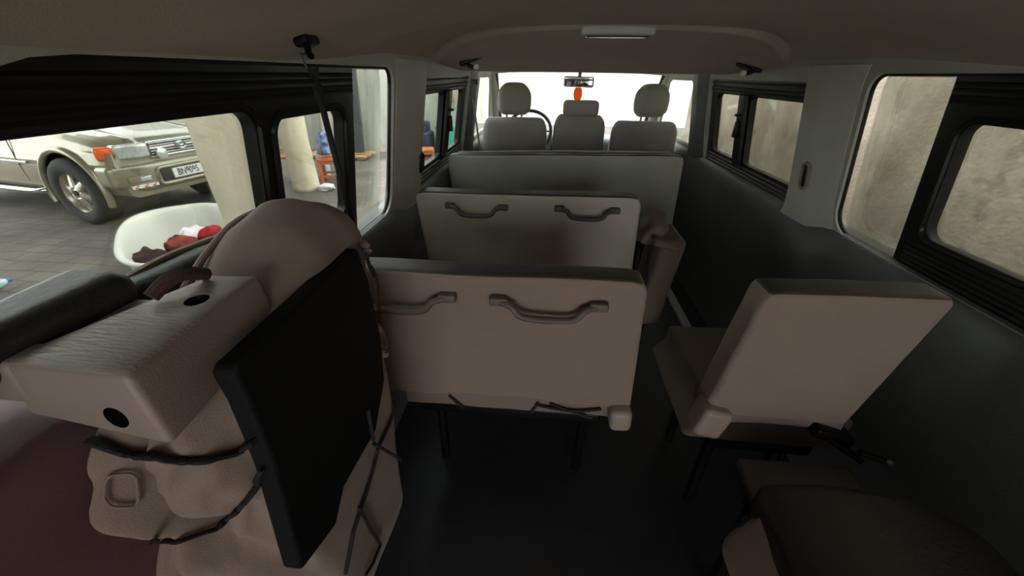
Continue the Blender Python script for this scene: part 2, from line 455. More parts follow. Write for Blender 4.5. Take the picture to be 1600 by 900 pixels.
# windscreen, front pillars, dashboard
ws = structure(empty('window_7', (0, 3.85, 1.05)), 'wide windscreen of the van above the dashboard', 'window'); WORLD.add(ws.name)
g = MB(); g.prism([(-0.70, 0), (0.70, 0), (0.66, 1), (-0.66, 1)], 0, 0.005, lambda u, v, w: Vector((u, lerp(4.12, 3.52, v)+0.05*(1-(u/0.7)**2)*1+w, lerp(0.80, 1.25, v))))
g.build('pane', GLASS, ws, False)
sb = MB(); pts = [(-0.70, 4.10, 0.80), (-0.66, 3.50, 1.245), (0, 3.55, 1.255), (0.66, 3.50, 1.245), (0.70, 4.10, 0.80)]; sb.tube(pts, 0.02, 8); sb.build('seal', RUBBER, ws)
for n, side in ((8, -1), (9, 1)):
    p = MB(); p.tube([(side*0.755, 4.12, 0.76), (side*0.735, 3.98, 0.87), (side*0.70, 3.70, 1.09), (side*0.685, 3.52, 1.24), (side*0.68, 3.40, 1.29)], [0.04]*5, 10, 0, 0.8)
    p.build('x', TRIM).name = 'trim_%d' % n
    structure(bpy.data.objects['trim_%d' % n], 'slanting grey windscreen pillar on the %s side' % ('driver' if side < 0 else 'passenger'), 'pillar')
d = MB()
d.rbox((0, 3.86, 0.60), (1.50, 0.42, 0.24), 0.07, None, lambda v: Vector((v.x, v.y, v.z+(0.03 if v.z > 0 and v.x < -0.1 and v.x > -0.65 and v.y < 0 else 0))), 4, (12, 3, 2))
d.rbox((0, 3.98, 0.30), (1.50, 0.20, 0.60), 0.03)
db = root('dashboard', (0, 3.9, 0), 'dark grey dashboard under the windscreen beyond the front seats', 'dashboard')
d.build('dash_panel', TRIMD, db)
for x in (-0.64, -0.12, 0.12, 0.64):
    iv = MB(); iv.rbox((x, 3.645, 0.64), (0.13, 0.02, 0.055), 0.008); iv.build('air_vent', BLACK, db)
# steering wheel
sw = root('steering_wheel', (-0.38, 3.48, 0.82), 'black steering wheel in front of the driver seat', 'steering wheel')
R = Matrix.Rotation(math.radians(52), 3, 'X')
m = MB(); c = Vector((-0.38, 3.47, 0.80))
pts = [c+R @ Vector((0.185*math.cos(2*PI*i/32), 0.185*math.sin(2*PI*i/32), 0)) for i in range(33)]; m.tube(pts, 0.014, 8, caps=False); m.build('rim', BLACK, sw)
m = MB(); m.rbox(c, (0.13, 0.12, 0.05), 0.02, R); m.build('hub', TRIMD, sw)
for a in (0, PI, 1.5*PI):
    m = MB(); m.tube([c+R @ Vector((0.04*math.cos(a), 0.04*math.sin(a), 0)), c+R @ Vector((0.182*math.cos(a), 0.182*math.sin(a), 0))], 0.014, 8, 0, 0.6); m.build('spoke', TRIMD, sw)
m = MB(); m.tube([c, c+Vector((0, 0.12, -0.095))], 0.035, 10); m.build('column_shroud', TRIMD, sw)
# rear-view mirror and the hanging freshener
rm = root('rear_view_mirror', (0.02, 3.50, 1.17), 'grey rear-view mirror hanging at the top of the windscreen', 'mirror')
m = MB(); m.rbox((0.0, 3.45, 1.168), (0.235, 0.03, 0.075), 0.014, Matrix.Rotation(math.radians(-10), 3, 'Z') @ Matrix.Rotation(math.radians(1), 3, 'Y'), None, 4, (4, 1, 1)); m.build('housing', TRIM, rm)
m = MB(); m.rbox((-0.003, 3.432, 1.168), (0.215, 0.004, 0.06), 0.002, Matrix.Rotation(math.radians(-10), 3, 'Z') @ Matrix.Rotation(math.radians(1), 3, 'Y')); m.build('mirror_glass', mat('mirror_glass', (215, 220, 220), 0.03, 1.0), rm)
m = MB(); m.tube([(0.005, 3.47, 1.19), (0.008, 3.49, 1.225), (0.008, 3.51, 1.255)], 0.013, 8); m.build('stalk', TRIMD, rm)
af = root('air_freshener', (0.004, 3.42, 1.10), 'orange red oval air freshener dangling from the rear-view mirror', 'air freshener')
OR = mat('orange_red_card', (245, 120, 50), 0.5); _n = OR.node_tree; _t = _n.nodes.new('ShaderNodeBsdfTranslucent'); _t.inputs['Color'].default_value = (*lin((255, 150, 70)), 1); _x = _n.nodes.new('ShaderNodeMixShader'); _x.inputs['Fac'].default_value = 0.6; _o = _n.nodes['Material Output']; _n.links.new(_n.nodes['Principled BSDF'].outputs[0], _x.inputs[1]); _n.links.new(_t.outputs[0], _x.inputs[2]); _n.links.new(_x.outputs[0], _o.inputs['Surface'])
m = MB(); m.rbox((0.0, 3.42, 1.085), (0.068, 0.014, 0.09), 0.007, None, lambda v: Vector((v.x*(1-0.35*(abs(v.z)/0.045)**2), v.y, v.z)), 3, (4, 1, 8)); m.build('card', OR, af)
m = MB(); m.tube([(0.0, 3.42, 1.128), (0.002, 3.425, 1.14), (0.004, 3.43, 1.16)], 0.002, 6); m.build('string', CORD, af)

# ------------------------------------------------------------------ ceiling fittings
dl = root('dome_lamp', (0.0, 1.42, 1.33), 'slim grey dome lamp on the headliner in the middle of the roof', 'lamp')
zc = ceil_z(-0.02, 1.39)
m = MB(); m.rbox((-0.02, 1.385, zc-0.001), (0.215, 0.080, 0.024), 0.010, None, lambda v: Vector((v.x, v.y*(1-0.45*(abs(v.x)/0.135)**3), v.z)), 4, (12, 3, 1)); m.build('lamp_base', TRIM, dl)
m = MB(); m.rbox((-0.02, 1.385, zc-0.011), (0.185, 0.055, 0.012), 0.005, None, lambda v: Vector((v.x, v.y*(1-0.45*(abs(v.x)/0.12)**3), v.z)), 4, (12, 3, 1)); m.build('lens', LENS, dl)
for side, y in ((-1, 2.02), (1, 2.02)):
    x = side*0.60+0.03; z = ceil_z(x, y)
    h = root('coat_hook', (x, y, z), 'black coat hook with a bright knob on the headliner above the %s middle window' % ('left' if side < 0 else 'right'), 'coat hook', 'coat hooks on the headliner')
    m = MB(); m.rbox((x, y, z+0.004), (0.12, 0.10, 0.022), 0.008, Matrix.Rotation(side*0.35, 3, 'Y')); m.build('recess_plate', BLACK, h)
    m = MB(); m.tube([(x+side*0.035, y-0.02, z-0.004), (x+side*0.01, y-0.045, z-0.022), (x-side*0.012, y-0.05, z-0.026)], [0.012, 0.011, 0.010], 10, 4); m.build('hook_arm', BLACK, h)
    m = MB(); m.rbox((x-side*0.022, y-0.052, z-0.026), (0.024, 0.024, 0.022), 0.009); m.build('knob', mat('bright_knob', (225, 225, 215), 0.3), h)
# ================================================================== seats
def seat_back(root_, name, x0t, x1t, x0b, x1b, y_t, y_b, zl, zr, zb, th, m, sag=0.005, seed=0, r=0.014, div=(30, 3, 20), corner=0.03, hem=0.0, bulge=0.0):
    """padded seat back; t top, b bottom, y of its rear face, zl/zr heights of the top at the left and the right end"""
    def warp(v):
        s = v.x+0.5; t = v.z+0.5
        x = lerp(lerp(x0b, x0t, t), lerp(x1b, x1t, t), s)
        top = lerp(zl, zr, s)
        W = (x1t-x0t)
        d = min(s, 1-s)*W                                    # distance from the end: round the top corners
        drop = 0
        if d < corner: drop = corner-math.sqrt(max(0, corner**2-(corner-d)**2))
        top -= drop*t
        bot = zb+hem*math.sin(s*9+seed)*0.5+hem*math.sin(s*23+seed*2)*0.25
        z = lerp(bot, top, t)
        if t > 0.9: z += nz((s*3, 0, 0), 1.0, sag, seed)
        y = lerp(y_b, y_t, t)+th/2+v.y*th
        edge = min(1, d/0.12)*min(1, (1-t)/0.2+0.1)*min(1, t/0.15)
        y += (nz((x, 0, z), 4.0, 0.012, seed)+nz((x, 0, z), 11.0, 0.004, seed))*edge*(1 if v.y < 0 else 0.4)-bulge*edge*math.sin(PI*t)*(1 if v.y < 0 else 0)
        return Vector((x, y, z))
    mb = MB()
    W = x1t-x0t; H = zl-zb
    # build the rounded box at real size, then normalise so that the warp sees -0.5..0.5
    def norm(v): return warp(Vector((v.x/W, v.y/th, v.z/H)))
    mb.rbox((0, 0, 0), (W, th, H), r, None, norm, 4, div)
    o = mb.build(name, m, root_, True, 0)
    if m in (COVER, COVER2, COVERG):                       # upward faces near the top get a darker colour
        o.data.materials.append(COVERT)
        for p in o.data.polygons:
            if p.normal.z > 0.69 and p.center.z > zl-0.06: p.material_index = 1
    return o
def handle(parent, xc, zc, y, w, m, drop=0.032):
    """grab handle: two end blocks and a bar that dips between them"""
    mb = MB()
    for s in (-1, 1): mb.rbox((xc+s*w*0.42, y-0.010, zc), (w*0.16, 0.022, 0.020), 0.005)
    pts = [(xc-w*0.40, y-0.014, zc), (xc-w*0.30, y-0.024, zc-0.006), (xc-w*0.22, y-0.028, zc-drop), (xc, y-0.030, zc-drop-0.004), (xc+w*0.22, y-0.028, zc-drop), (xc+w*0.30, y-0.024, zc-0.006), (xc+w*0.40, y-0.014, zc)]
    mb.tube(pts, 0.0095, 10, 5, 0.8)
    return mb.build('grab_handle', m, parent)
def seat_frame(parent, x0, x1, y0, y1, z1):
    f = MB()
    f.rbox(((x0+x1)/2, (y0+y1)/2, z1-0.02), (x1-x0-0.06, y1-y0, 0.04), 0.008); f.build('seat_frame', DSTEEL, parent)
    for x in (x0+0.07, x1-0.07):
        for y in (y0+0.06, y1-0.06):
            l = MB(); l.tube([(x, y, z1-0.03), (x, y, 0.0)], 0.016, 8); l.build('leg', DSTEEL, parent)
def cushion(parent, name, x0, x1, y0, y1, z0, z1, m, seed=0, r=0.04):
    mb = MB(); mb.rbox(((x0+x1)/2, (y0+y1)/2, (z0+z1)/2), (x1-x0, y1-y0, z1-z0), r, None,
                       lambda v: Vector((v.x+nz(v, 6, 0.006, seed), v.y+nz(v, 6, 0.006, seed+4), v.z+nz(v, 5, 0.01, seed+9)+(0.012*(1-(2*v.x/(x1-x0))**2) if v.z > 0 else 0))), 4, (14, 10, 2))
    return mb.build(name, m, parent, True, 0)
HANDLE = mat('grey_beige_handle', (94, 82, 75), 0.55, bump=0.1)
HANDLE2 = mat('dark_grey_handle', (70, 66, 60), 0.55, bump=0.1)

# fourth row, left bench (nearest bench, warm light on its back)
b4 = root('bench_seat', (-0.30, 0.9, 0), 'beige bench seat nearest the camera with two grab handles on its back', 'seat')
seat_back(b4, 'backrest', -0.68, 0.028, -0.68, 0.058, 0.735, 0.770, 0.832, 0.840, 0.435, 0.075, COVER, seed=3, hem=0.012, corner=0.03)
handle(b4, -0.183, 0.778, 0.737, 0.262, HANDLE, 0.027); handle(b4, -0.52, 0.778, 0.737, 0.262, HANDLE, 0.027)
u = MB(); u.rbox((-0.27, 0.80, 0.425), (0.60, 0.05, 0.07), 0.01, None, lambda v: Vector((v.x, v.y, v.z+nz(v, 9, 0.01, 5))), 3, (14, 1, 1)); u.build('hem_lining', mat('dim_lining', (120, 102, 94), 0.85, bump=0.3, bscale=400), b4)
for x, dx in ((-0.42, 0.02), (-0.20, -0.01), (-0.10, 0.06)):
    cs = MB(); cs.tube([(x-dx, 0.772, 0.432), (x, 0.768, 0.412), (x+dx, 0.768, 0.392)], 0.004, 6, 4); cs.build('tie_string', CORD, b4)
cs = MB(); cs.tube([(-0.20, 0.768, 0.425), (-0.1, 0.766, 0.415), (-0.02, 0.768, 0.428)], 0.004, 6, 4); cs.build('tie_string', CORD, b4)
k = MB(); k.rbox((0.030, 0.765, 0.415), (0.058, 0.06, 0.07), 0.016, Matrix.Rotation(math.radians(-4), 3, 'Y')); k.build('hinge_cap', PLASTS, b4)
cushion(b4, 'seat_cushion', -0.60, 0.04, 0.83, 1.22, 0.33, 0.45, COVER, 4); seat_frame(b4, -0.58, 0.03, 0.84, 1.2, 0.33)

# third row
b3 = root('bench_seat', (-0.28, 1.5, 0), 'grey beige bench seat in the middle, its back with two dim grab handles', 'seat')
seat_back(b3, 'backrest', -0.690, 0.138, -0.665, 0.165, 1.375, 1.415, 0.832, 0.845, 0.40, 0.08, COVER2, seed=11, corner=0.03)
handle(b3, -0.052, 0.795, 1.374, 0.235, HANDLE2, 0.026); handle(b3, -0.455, 0.79, 1.374, 0.235, HANDLE2, 0.026)
cushion(b3, 'seat_cushion', -0.66, 0.14, 1.5, 1.86, 0.33, 0.45, COVER2, 6); seat_frame(b3, -0.66, 0.14, 1.52, 1.84, 0.33)

# second row, the wide bench
b2 = root('bench_seat', (-0.1, 2.3, 0), 'widest grey bench seat just behind the three front seats, no handles', 'seat')
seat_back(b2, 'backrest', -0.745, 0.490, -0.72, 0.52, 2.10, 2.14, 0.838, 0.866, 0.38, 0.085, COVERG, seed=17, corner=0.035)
pp = MB(); pp.tube([(-0.70, 2.185, 0.836), (-0.1, 2.185, 0.858), (0.44, 2.185, 0.866)], 0.005, 6, 6); pp.build('piping', COVERG, b2)
cushion(b2, 'seat_cushion', -0.70, 0.5, 2.22, 2.6, 0.33, 0.45, COVERG, 8); seat_frame(b2, -0.70, 0.5, 2.24, 2.58, 0.33)

# folded aisle seat standing beside the third row
fa = root('folded_aisle_bench', (0.22, 1.35, 0), 'brown folded aisle seat standing upright at the right end of the middle bench', 'seat')
FA = mat('brown_grey_cover', (112, 98, 88), 0.8, bump=0.3, bscale=500, var=0.08)
def fwarp(v): return Vector((v.x*(1-0.15*(v.z+0.2)/0.4)+nz(v, 10, 0.006, 2), v.y+nz(v, 8, 0.008, 5), v.z+0.012*math.sin(v.x*30)))
m = MB(); m.rbox((0.240, 1.40, 0.530), (0.095, 0.20, 0.36), 0.022, Matrix.Rotation(math.radians(7), 3, 'Y'), fwarp, 4, (4, 6, 8)); m.build('folded_cushion', FA, fa)
m = MB(); m.rbox((0.212, 1.44, 0.715), (0.070, 0.15, 0.09), 0.02, Matrix.Rotation(math.radians(28), 3, 'Y') @ Matrix.Rotation(math.radians(14), 3, 'X'), fwarp, 4, (4, 6, 4)); m.build('folded_back', FA, fa)
m = MB(); m.rbox((0.232, 1.32, 0.695), (0.095, 0.05, 0.022), 0.008, Matrix.Rotation(math.radians(14), 3, 'Y')); m.build('flap', FA, fa)
m = MB(); m.tube([(0.22, 1.36, 0.37), (0.21, 1.38, 0.0)], 0.016, 8); m.build('leg', DSTEEL, fa)
m = MB(); m.tube([(0.195, 1.33, 0.70), (0.185, 1.32, 0.62), (0.20, 1.33, 0.5)], 0.006, 6, 4); m.build('strap', CORD, fa)

# fourth row, single seat on the right
s4 = root('single_seat', (0.4, 0.85, 0), 'beige single seat at the right, its trapezoid back turned to the open rear', 'seat')
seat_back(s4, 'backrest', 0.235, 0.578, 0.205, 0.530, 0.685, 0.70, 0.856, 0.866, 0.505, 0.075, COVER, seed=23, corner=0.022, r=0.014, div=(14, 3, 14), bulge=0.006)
m = MB(); m.rbox((0.375, 0.715, 0.503), (0.31, 0.03, 0.035), 0.01, None, lambda v: Vector((v.x, v.y, v.z+nz(v, 9, 0.008, 1))), 3, (8, 1, 1)); m.build('hem_lining', MATS['dim_lining'], s4)
m = MB(); m.rbox((0.222, 0.705, 0.500), (0.068, 0.07, 0.085), 0.014, Matrix.Rotation(math.radians(12), 3, 'Y')); m.build('hinge_cap', PLASTS, s4)
BR = mat('brown_grey_cushion', (104, 92, 82), 0.8, bump=0.3, bscale=500, var=0.1)
def cwarp(v):
    t = max(0, -v.z)/0.05
    return Vector((v.x-0.045*t*(1 if v.x < 0 else 0)+nz(v, 7, 0.006, 3), v.y+nz(v, 6, 0.006, 7), v.z+nz(v, 6, 0.008, 2)))
m = MB(); m.rbox((0.425, 0.95, 0.415), (0.36, 0.40, 0.11), 0.02, None, cwarp, 4, (10, 10, 3)); m.build('seat_cushion', BR, s4)
m = MB(); m.rbox((0.262, 0.80, 0.475), (0.07, 0.05, 0.03), 0.012, None, lambda v: v+Vector((nz(v, 30, 0.01, 1), nz(v, 30, 0.01, 5), nz(v, 30, 0.012, 9))), 4, (4, 3, 2)); m.build('knotted_cloth', mat('pinkish_cloth', (120, 96, 94), 0.9, bump=0.3), s4)
seat_frame(s4, 0.25, 0.58, 0.76, 1.12, 0.36)
# bracket of the single seat's hinge
m = MB()
m.rbox((0.50, 0.70, 0.485), (0.10, 0.05, 0.03), 0.008, Matrix.Rotation(0.3, 3, 'Y')); m.tube([(0.47, 0.69, 0.49), (0.53, 0.67, 0.46), (0.565, 0.66, 0.44)], 0.008, 8, 4); m.tube([(0.55, 0.66, 0.47), (0.60, 0.65, 0.46)], 0.008, 8)
m.build('hinge_bracket', DSTEEL, s4)
m = MB(); m.lathe([(0.0001, 0), (0.007, 0), (0.007, 0.01), (0.0001, 0.012)], (0.605, 0.645, 0.462), 12, (0.2, -1, 0.2)); m.build('bolt', STEEL, s4)

# rear right seat nearest the camera: cushion and its mounting
rr = root('fold_down_seat', (0.42, 0.4, 0), 'dark topped rear seat cushion in the bottom right corner, nearest the camera', 'seat')
def rwarp(v):
    s = (v.x+0.2)/0.4
    z = v.z
    y = v.y-0.085*max(0, s-0.55)**2*5*(1 if v.y > 0 else 0.3)
    return Vector((v.x+nz(v, 8, 0.006, 4), y, z+nz(v, 6, 0.006, 1)+(0.02*(1-(2*s-1)**2) if v.z > 0 else 0)))
m = MB(); m.rbox((0.445, 0.33, 0.455), (0.38, 0.42, 0.09), 0.03, None, rwarp, 5, (14, 12, 2)); m.build('cushion_top', VINYL, rr)
m = MB(); m.rbox((0.262, 0.32, 0.385), (0.055, 0.38, 0.20), 0.025, None, lambda v: Vector((v.x-0.02*math.sin((v.z+0.1)*28)+nz(v, 8, 0.008, 4), v.y, v.z)), 4, (2, 12, 8)); m.build('side_cover', COVER, rr)
m = MB(); m.rbox((0.44, 0.34, 0.35), (0.40, 0.38, 0.14), 0.03); m.build('cushion_base', VINYL, rr)
m = MB(); m.rbox((0.425, 0.600, 0.395), (0.26, 0.13, 0.03), 0.012, Matrix.Rotation(0.15, 3, 'X')); m.build('mounting_board', mat('grey_board', (86, 84, 80), 0.5, bump=0.2), rr)
for x in (0.30, 0.54):
    for y in (0.22, 0.56):
        m = MB(); m.tube([(x, y, 0.38), (x, y, 0)], 0.016, 8); m.build('leg', DSTEEL, rr)

# ------------------------------------------------------------------ front seats
def front_seat(x, y, w, zt, label, hx=0.0, twist=0.0, hr=True):
    r_ = root('front_seat', (x, y, 0), label, 'seat', None)
    seat_back(r_, 'backrest', x-w/2+0.02, x+w/2-0.02, x-w/2+0.006, x+w/2-0.006, y, y+0.05, zt, zt, 0.35, 0.13, FRONTS, seed=x*10, corner=0.06, r=0.05, div=(10, 2, 14))
    return r_
def headrest(r_, c, size, twist=0.0, taper=0.12):
    m = MB(); m.rbox(c, size, 0.055, Matrix.Rotation(twist, 3, 'Z'), lambda v: Vector((v.x*(1-taper*(abs(v.z)/(size[2]/2))**2-(0.10*((v.z/(size[2]/2))**4) if v.z > 0 else 0)), v.y, v.z-(0.022*(abs(v.x)/(size[0]/2))**3 if v.z > 0 else 0))), 6, (6, 2, 6)); m.build('headrest', FRONTS, r_, True, 0)
    for s in (-1, 1):
        p = MB(); p.tube([(c[0]+s*0.055, c[1], c[2]-size[2]/2+0.02), (c[0]+s*0.055, c[1]+0.01, c[2]-size[2]/2-0.06)], 0.007, 8); p.build('headrest_post', STEEL, r_)
fd = front_seat(-0.468, 3.05, 0.52, 0.934, 'charcoal driver seat at the left front behind the steering wheel')
headrest(fd, (-0.475, 3.12, 1.058), (0.25, 0.10, 0.215), 0.05)
fm = front_seat(0.012, 3.05, 0.415, 0.962, 'narrow charcoal middle front seat with a low square headrest')
m = MB(); m.rbox((0.012, 3.11, 1.005), (0.255, 0.10, 0.105), 0.03, None, None, 4, (3, 1, 1)); m.build('headrest', FRONTS, fm)
fp = front_seat(0.488, 3.05, 0.51, 0.928, 'charcoal front passenger seat at the right front with a turned headrest')
headrest(fp, (0.508, 3.12, 1.062), (0.255, 0.11, 0.215), 0.25)
for r_, x, w in ((fd, -0.468, 0.50), (fm, 0.012, 0.41), (fp, 0.488, 0.49)):
    cushion(r_, 'seat_cushion', x-w/2+0.005, x+w/2-0.005, 3.20, 3.58, 0.30, 0.46, FRONTS, x)
    m = MB(); m.rbox((x, 3.36, 0.15), (w-0.08, 0.38, 0.30), 0.02); m.build('seat_base', TRIMD, r_)
# seat belt on the driver side pillar
sbt = root('seat_belt', (-0.72, 2.7, 0.5), 'grey front seat belt hanging down the pillar behind the driver door', 'seat belt')
m = MB(); m.rbox((-0.690, 2.70, 0.96), (0.004, 0.045, 0.44), 0.001, Matrix.Rotation(-0.12, 3, 'Y')); m.build('webbing', mat('grey_webbing', (176, 176, 168), 0.7, bump=0.3), sbt)
m = MB(); m.rbox((-0.672, 2.70, 1.17), (0.015, 0.06, 0.03), 0.006); m.build('belt_guide', TRIMD, sbt)
# ================================================================== the folded seat at the left rear
CAMM = S.camera.matrix_world.copy()
def at(px, py, x=None, y=None, z=None):
    """point of the place seen at pixel (px, py) on the given plane"""
    d = CAMM.to_3x3() @ Vector(((px-800), (450-py), -600.0)); o = CAMM.translation
    k = (x-o.x)/d.x if x is not None else ((y-o.y)/d.y if y is not None else (z-o.z)/d.z)
    return o+d*k
fs_ = root('folded_bench', (-0.58, 0.4, 0), 'big beige folded-up seat tied against the left rear windows, dark board facing the aisle', 'seat')
TOP = [(0.17, 0.925), (0.26, 0.945), (0.34, 0.965), (0.40, 0.995), (0.47, 1.03), (0.54, 1.045), (0.61, 1.03), (0.67, 0.985), (0.72, 0.93)]
def bwarp(v):
    # v in box coordinates centred on (-0.585, 0.40, 0.62), size 0.17 x 0.42 x 0.68
    x = v.x-0.585; y = v.y+0.40; z = v.z+0.62
    tz = (v.z+0.34)/0.68
    ty = (v.y+0.21)/0.42
    outer = max(0, -(v.x-0.02))/0.1                     # towards the wall
    y += ty*0.09*min(1, outer)*max(0, tz-0.3)           # the padded front leans out
    y -= (1-ty)*0.03*min(1, outer)-(1-ty)*0.055*max(0, v.x/0.085)     # slanting near end
    x += 0.055*max(0, -v.x/0.085)*max(0, 1-max(0, y-0.20)/0.2)       # narrower towards the near end
    y += -(0.05*(1-tz)**2)*ty                           # lower front tucks in
    ztop = interp(TOP, y)
    z = lerp(0.28, ztop, tz) if tz > 0.5 else lerp(0.28, lerp(0.28, ztop, 0.5), tz*2)
    # folds of the loose cover on the near end
    near = max(0, 1-ty/0.25)
    y += near*(-0.013*math.sin(x*125+z*22)*min(1, max(0, 0.95-z)*8)+nz((x, y, z), 16, 0.016, 2)+0.010*math.exp(-((z-0.885)/0.015)**2)+0.018*math.exp(-((z-0.775)/0.02)**2))
    ridge = lambda x0, k, w_, a: a*math.exp(-((x-x0-k*(z-0.86))/w_)**2)*smooth(0.66, 0.76, z)*(1-smooth(0.90, 0.95, z))
    y -= near*(ridge(-0.548, -0.10, 0.007, 0.018)-ridge(-0.562, -0.10, 0.008, 0.014)+ridge(-0.530, -0.16, 0.006, 0.016)-ridge(-0.538, -0.13, 0.005, 0.010))
    x += nz((x, y, z), 9, 0.008, 5)*(1-0.6*near)
    z += nz((x, y, z), 7, 0.006, 1)
    return Vector((x, y, z))
m = MB(); m.rbox((0, 0, 0), (0.17, 0.42, 0.68), 0.06, None, bwarp, 6, (20, 30, 60)); m.build('padded_cushion', COVER, fs_, True, 0)
# dark board on the underside of the seat
pp = [(553, 387), (570, 433), (590, 520), (597, 593), (583, 673), (533, 760), (520, 820), (467, 890), (463, 887), (420, 727), (380, 627), (357, 587), (362, 570)]
pts = [at(px, py, x=-0.492) for px, py in pp]
m = MB(); m.prism([(p.y, p.z) for p in pts], -0.512, -0.486, lambda u, v, w: Vector((w, u, v)))
bo = m.build('seat_board', PANEL, fs_); bv = bo.modifiers.new('bevel', 'BEVEL'); bv.width = 0.008; bv.segments = 3; bv.limit_method = 'ANGLE'
# stitched welt along the dome
w = [Vector((-0.635, 0.37, 0.985)), Vector((-0.648, 0.43, 1.005)), Vector((-0.65, 0.50, 1.026)), Vector((-0.648, 0.58, 1.022)), Vector((-0.64, 0.65, 0.99))]
m = MB(); m.tube(w, 0.0045, 8, 6); m.build('welt', COVER, fs_)
# moulded hinge cover with two bolt holes
def tri(c, v):
    u, t, s = v
    return (c[0]*(1-u)*(1-t)+c[1]*u*(1-t)+c[2]*u*t+c[3]*(1-u)*t)*(1-s)+(c[4]*(1-u)*(1-t)+c[5]*u*(1-t)+c[6]*u*t+c[7]*(1-u)*t)*s
C8 = [Vector(p) for p in ((-0.655, 0.205, 0.945), (-0.518, 0.200, 0.925), (-0.522, 0.372, 0.945), (-0.60, 0.372, 0.945),
                          (-0.655, 0.208, 1.004), (-0.530, 0.205, 1.003), (-0.535, 0.376, 1.008), (-0.592, 0.374, 1.006))]
m = MB(); m.rbox((0, 0, 0), (0.12, 0.17, 0.07), 0.007, None, lambda v: tri(C8, (v.x/0.12+0.5, v.y/0.17+0.5, v.z/0.07+0.5)), 3, (4, 6, 2))
m.rbox((-0.683, 0.222, 0.981), (0.09, 0.034, 0.046), 0.007)
hc = m.build('hinge_cover', PLAST, fs_)
h1 = at(308, 470, z=1.005); h2 = at(185, 650, y=0.205)
cut = MB(); cut.lathe([(0.0001, -0.03), (0.0115, -0.03), (0.0115, 0.02), (0.0001, 0.02)], h1, 24)
cut.lathe([(0.0001, -0.02), (0.0115, -0.02), (0.0115, 0.03), (0.0001, 0.03)], h2, 24, (0, 1, 0))
co = cut.build('cutter', BLACK)
b = hc.modifiers.new('holes', 'BOOLEAN'); b.operation = 'DIFFERENCE'; b.object = co; b.solver = 'EXACT'
dg = bpy.context.evaluated_depsgraph_get(); dg.update()
me2 = bpy.data.meshes.new_from_object(hc.evaluated_get(dg)); hc.modifiers.clear(); hc.data = me2; bpy.data.objects.remove(co); sharp(hc, 30)
for hp, ax in ((h1-Vector((0, 0, 0.028)), (0, 0, 1)), (h2+Vector((0, 0.024, 0)), (0, -1, 0))):
    m = MB(); m.lathe([(0.0001, -0.002), (0.0112, -0.002), (0.0112, 0.012), (0.006, 0.014), (0.0001, 0.014)], hp, 20, ax); m.build('bolt', BLACK, hc)  # black disc at the hole's bottom stands in for its deep shade
hc.data.materials.clear(); hc.data.materials.append(PLASTS); hc.data.materials.append(PLAST); hc.data.materials.append(BLACK)
for p in hc.data.polygons: p.material_index = 2 if (math.hypot(p.center.x-h1.x, p.center.y-h1.y) < 0.0118 and p.center.z > h1.z-0.04 and p.center.z < h1.z+0.003 and abs(p.normal.z) < 0.5) or (math.hypot(p.center.x-h2.x, p.center.z-h2.z) < 0.0118 and p.center.y < h2.y+0.035 and abs(p.normal.y) < 0.5) else (1 if p.normal.z > 0.75 else 0)  # black hole walls put the shade of the deep holes into the colour
# folded backrest pads on the window side
m = MB(); m.rbox((-0.695, 0.495, 0.79), (0.055, 0.30, 0.40), 0.025, None, lambda v: Vector((v.x+nz(v, 9, 0.005, 3), v.y, v.z+nz(v, 12, 0.006, 2)-0.008*(v.y/0.15)*(1 if v.z > 0 else 0))), 4, (2, 12, 10)); bk = m.build('backrest', VINYL, fs_, True, 0)
m = MB(); m.tube([(-0.705, 0.365, 0.995), (-0.708, 0.43, 0.997), (-0.710, 0.52, 0.990), (-0.705, 0.62, 0.978)], 0.005, 8, 6); m.build('piping', mat('lit_pad_edge', (150, 138, 122), 0.7, bump=0.5, bscale=150), bk)  # pale colour paints the light caught along the pad's upper edge
m = MB(); m.rbox((-0.681, 0.185, 1.004), (0.072, 0.31, 0.050), 0.022, Matrix.Rotation(math.radians(1.5), 3, 'X'), lambda v: Vector((v.x+nz(v, 9, 0.004, 7), v.y, v.z+nz(v, 9, 0.004, 1))), 5, (2, 10, 2)); m.build('armrest', VINYL, fs_, True, 0)
m = MB(); m.rbox((-0.655, 0.285, 0.992), (0.055, 0.085, 0.008), 0.003); m.build('flange', PLASTS, fs_)

# ropes and straps that hold it
from mathutils.bvhtree import BVHTree
bpy.context.view_layer.update()
TREES = [BVHTree.FromPolygons([o.matrix_world @ v.co for v in o.data.vertices], [tuple(p.vertices) for p in o.data.polygons]) for o in fs_.children if o.name.split('.')[0] in ('padded_cushion', 'seat_board', 'hinge_cover')]
def on(px, py, off=0.005):
    """point lying on the folded seat, off above its surface"""
    d = (CAMM.to_3x3() @ Vector(((px-800), (450-py), -600.0))).normalized(); o = CAMM.translation; best = None
    for t in TREES:
        h = t.ray_cast(o, d)
        if h[0] is not None and (best is None or h[3] < best[3]): best = h
    if best is None: return at(px, py, x=-0.56)
    nrm = best[1] if best[1].dot(d) < 0 else -best[1]
    return best[0]+nrm*off
def rope(name, label, pts, r, m, n=5, flat=1.0, cat='rope', seg=8):
    t = MB(); t.tube(pts, r, seg, n, flat); o = t.build(name, m); tag(o, label, cat); return o
rope('twisted_rope', 'brown twisted rope lying on the plastic hinge cover of the folded seat', [at(236, 464, x=-0.60), at(262, 446, x=-0.595)+Vector((0, 0, .004)), at(292, 433, x=-0.59)+Vector((0, 0, .004)), at(322, 428, x=-0.59)], 0.0075, CORDB)
def dense(pp, k=4):
    out = []
    for a, b in zip(pp, pp[1:]):
        for i in range(k): out.append((lerp(a[0], b[0], i/k), lerp(a[1], b[1], i/k)))
    return out+[pp[-1]]
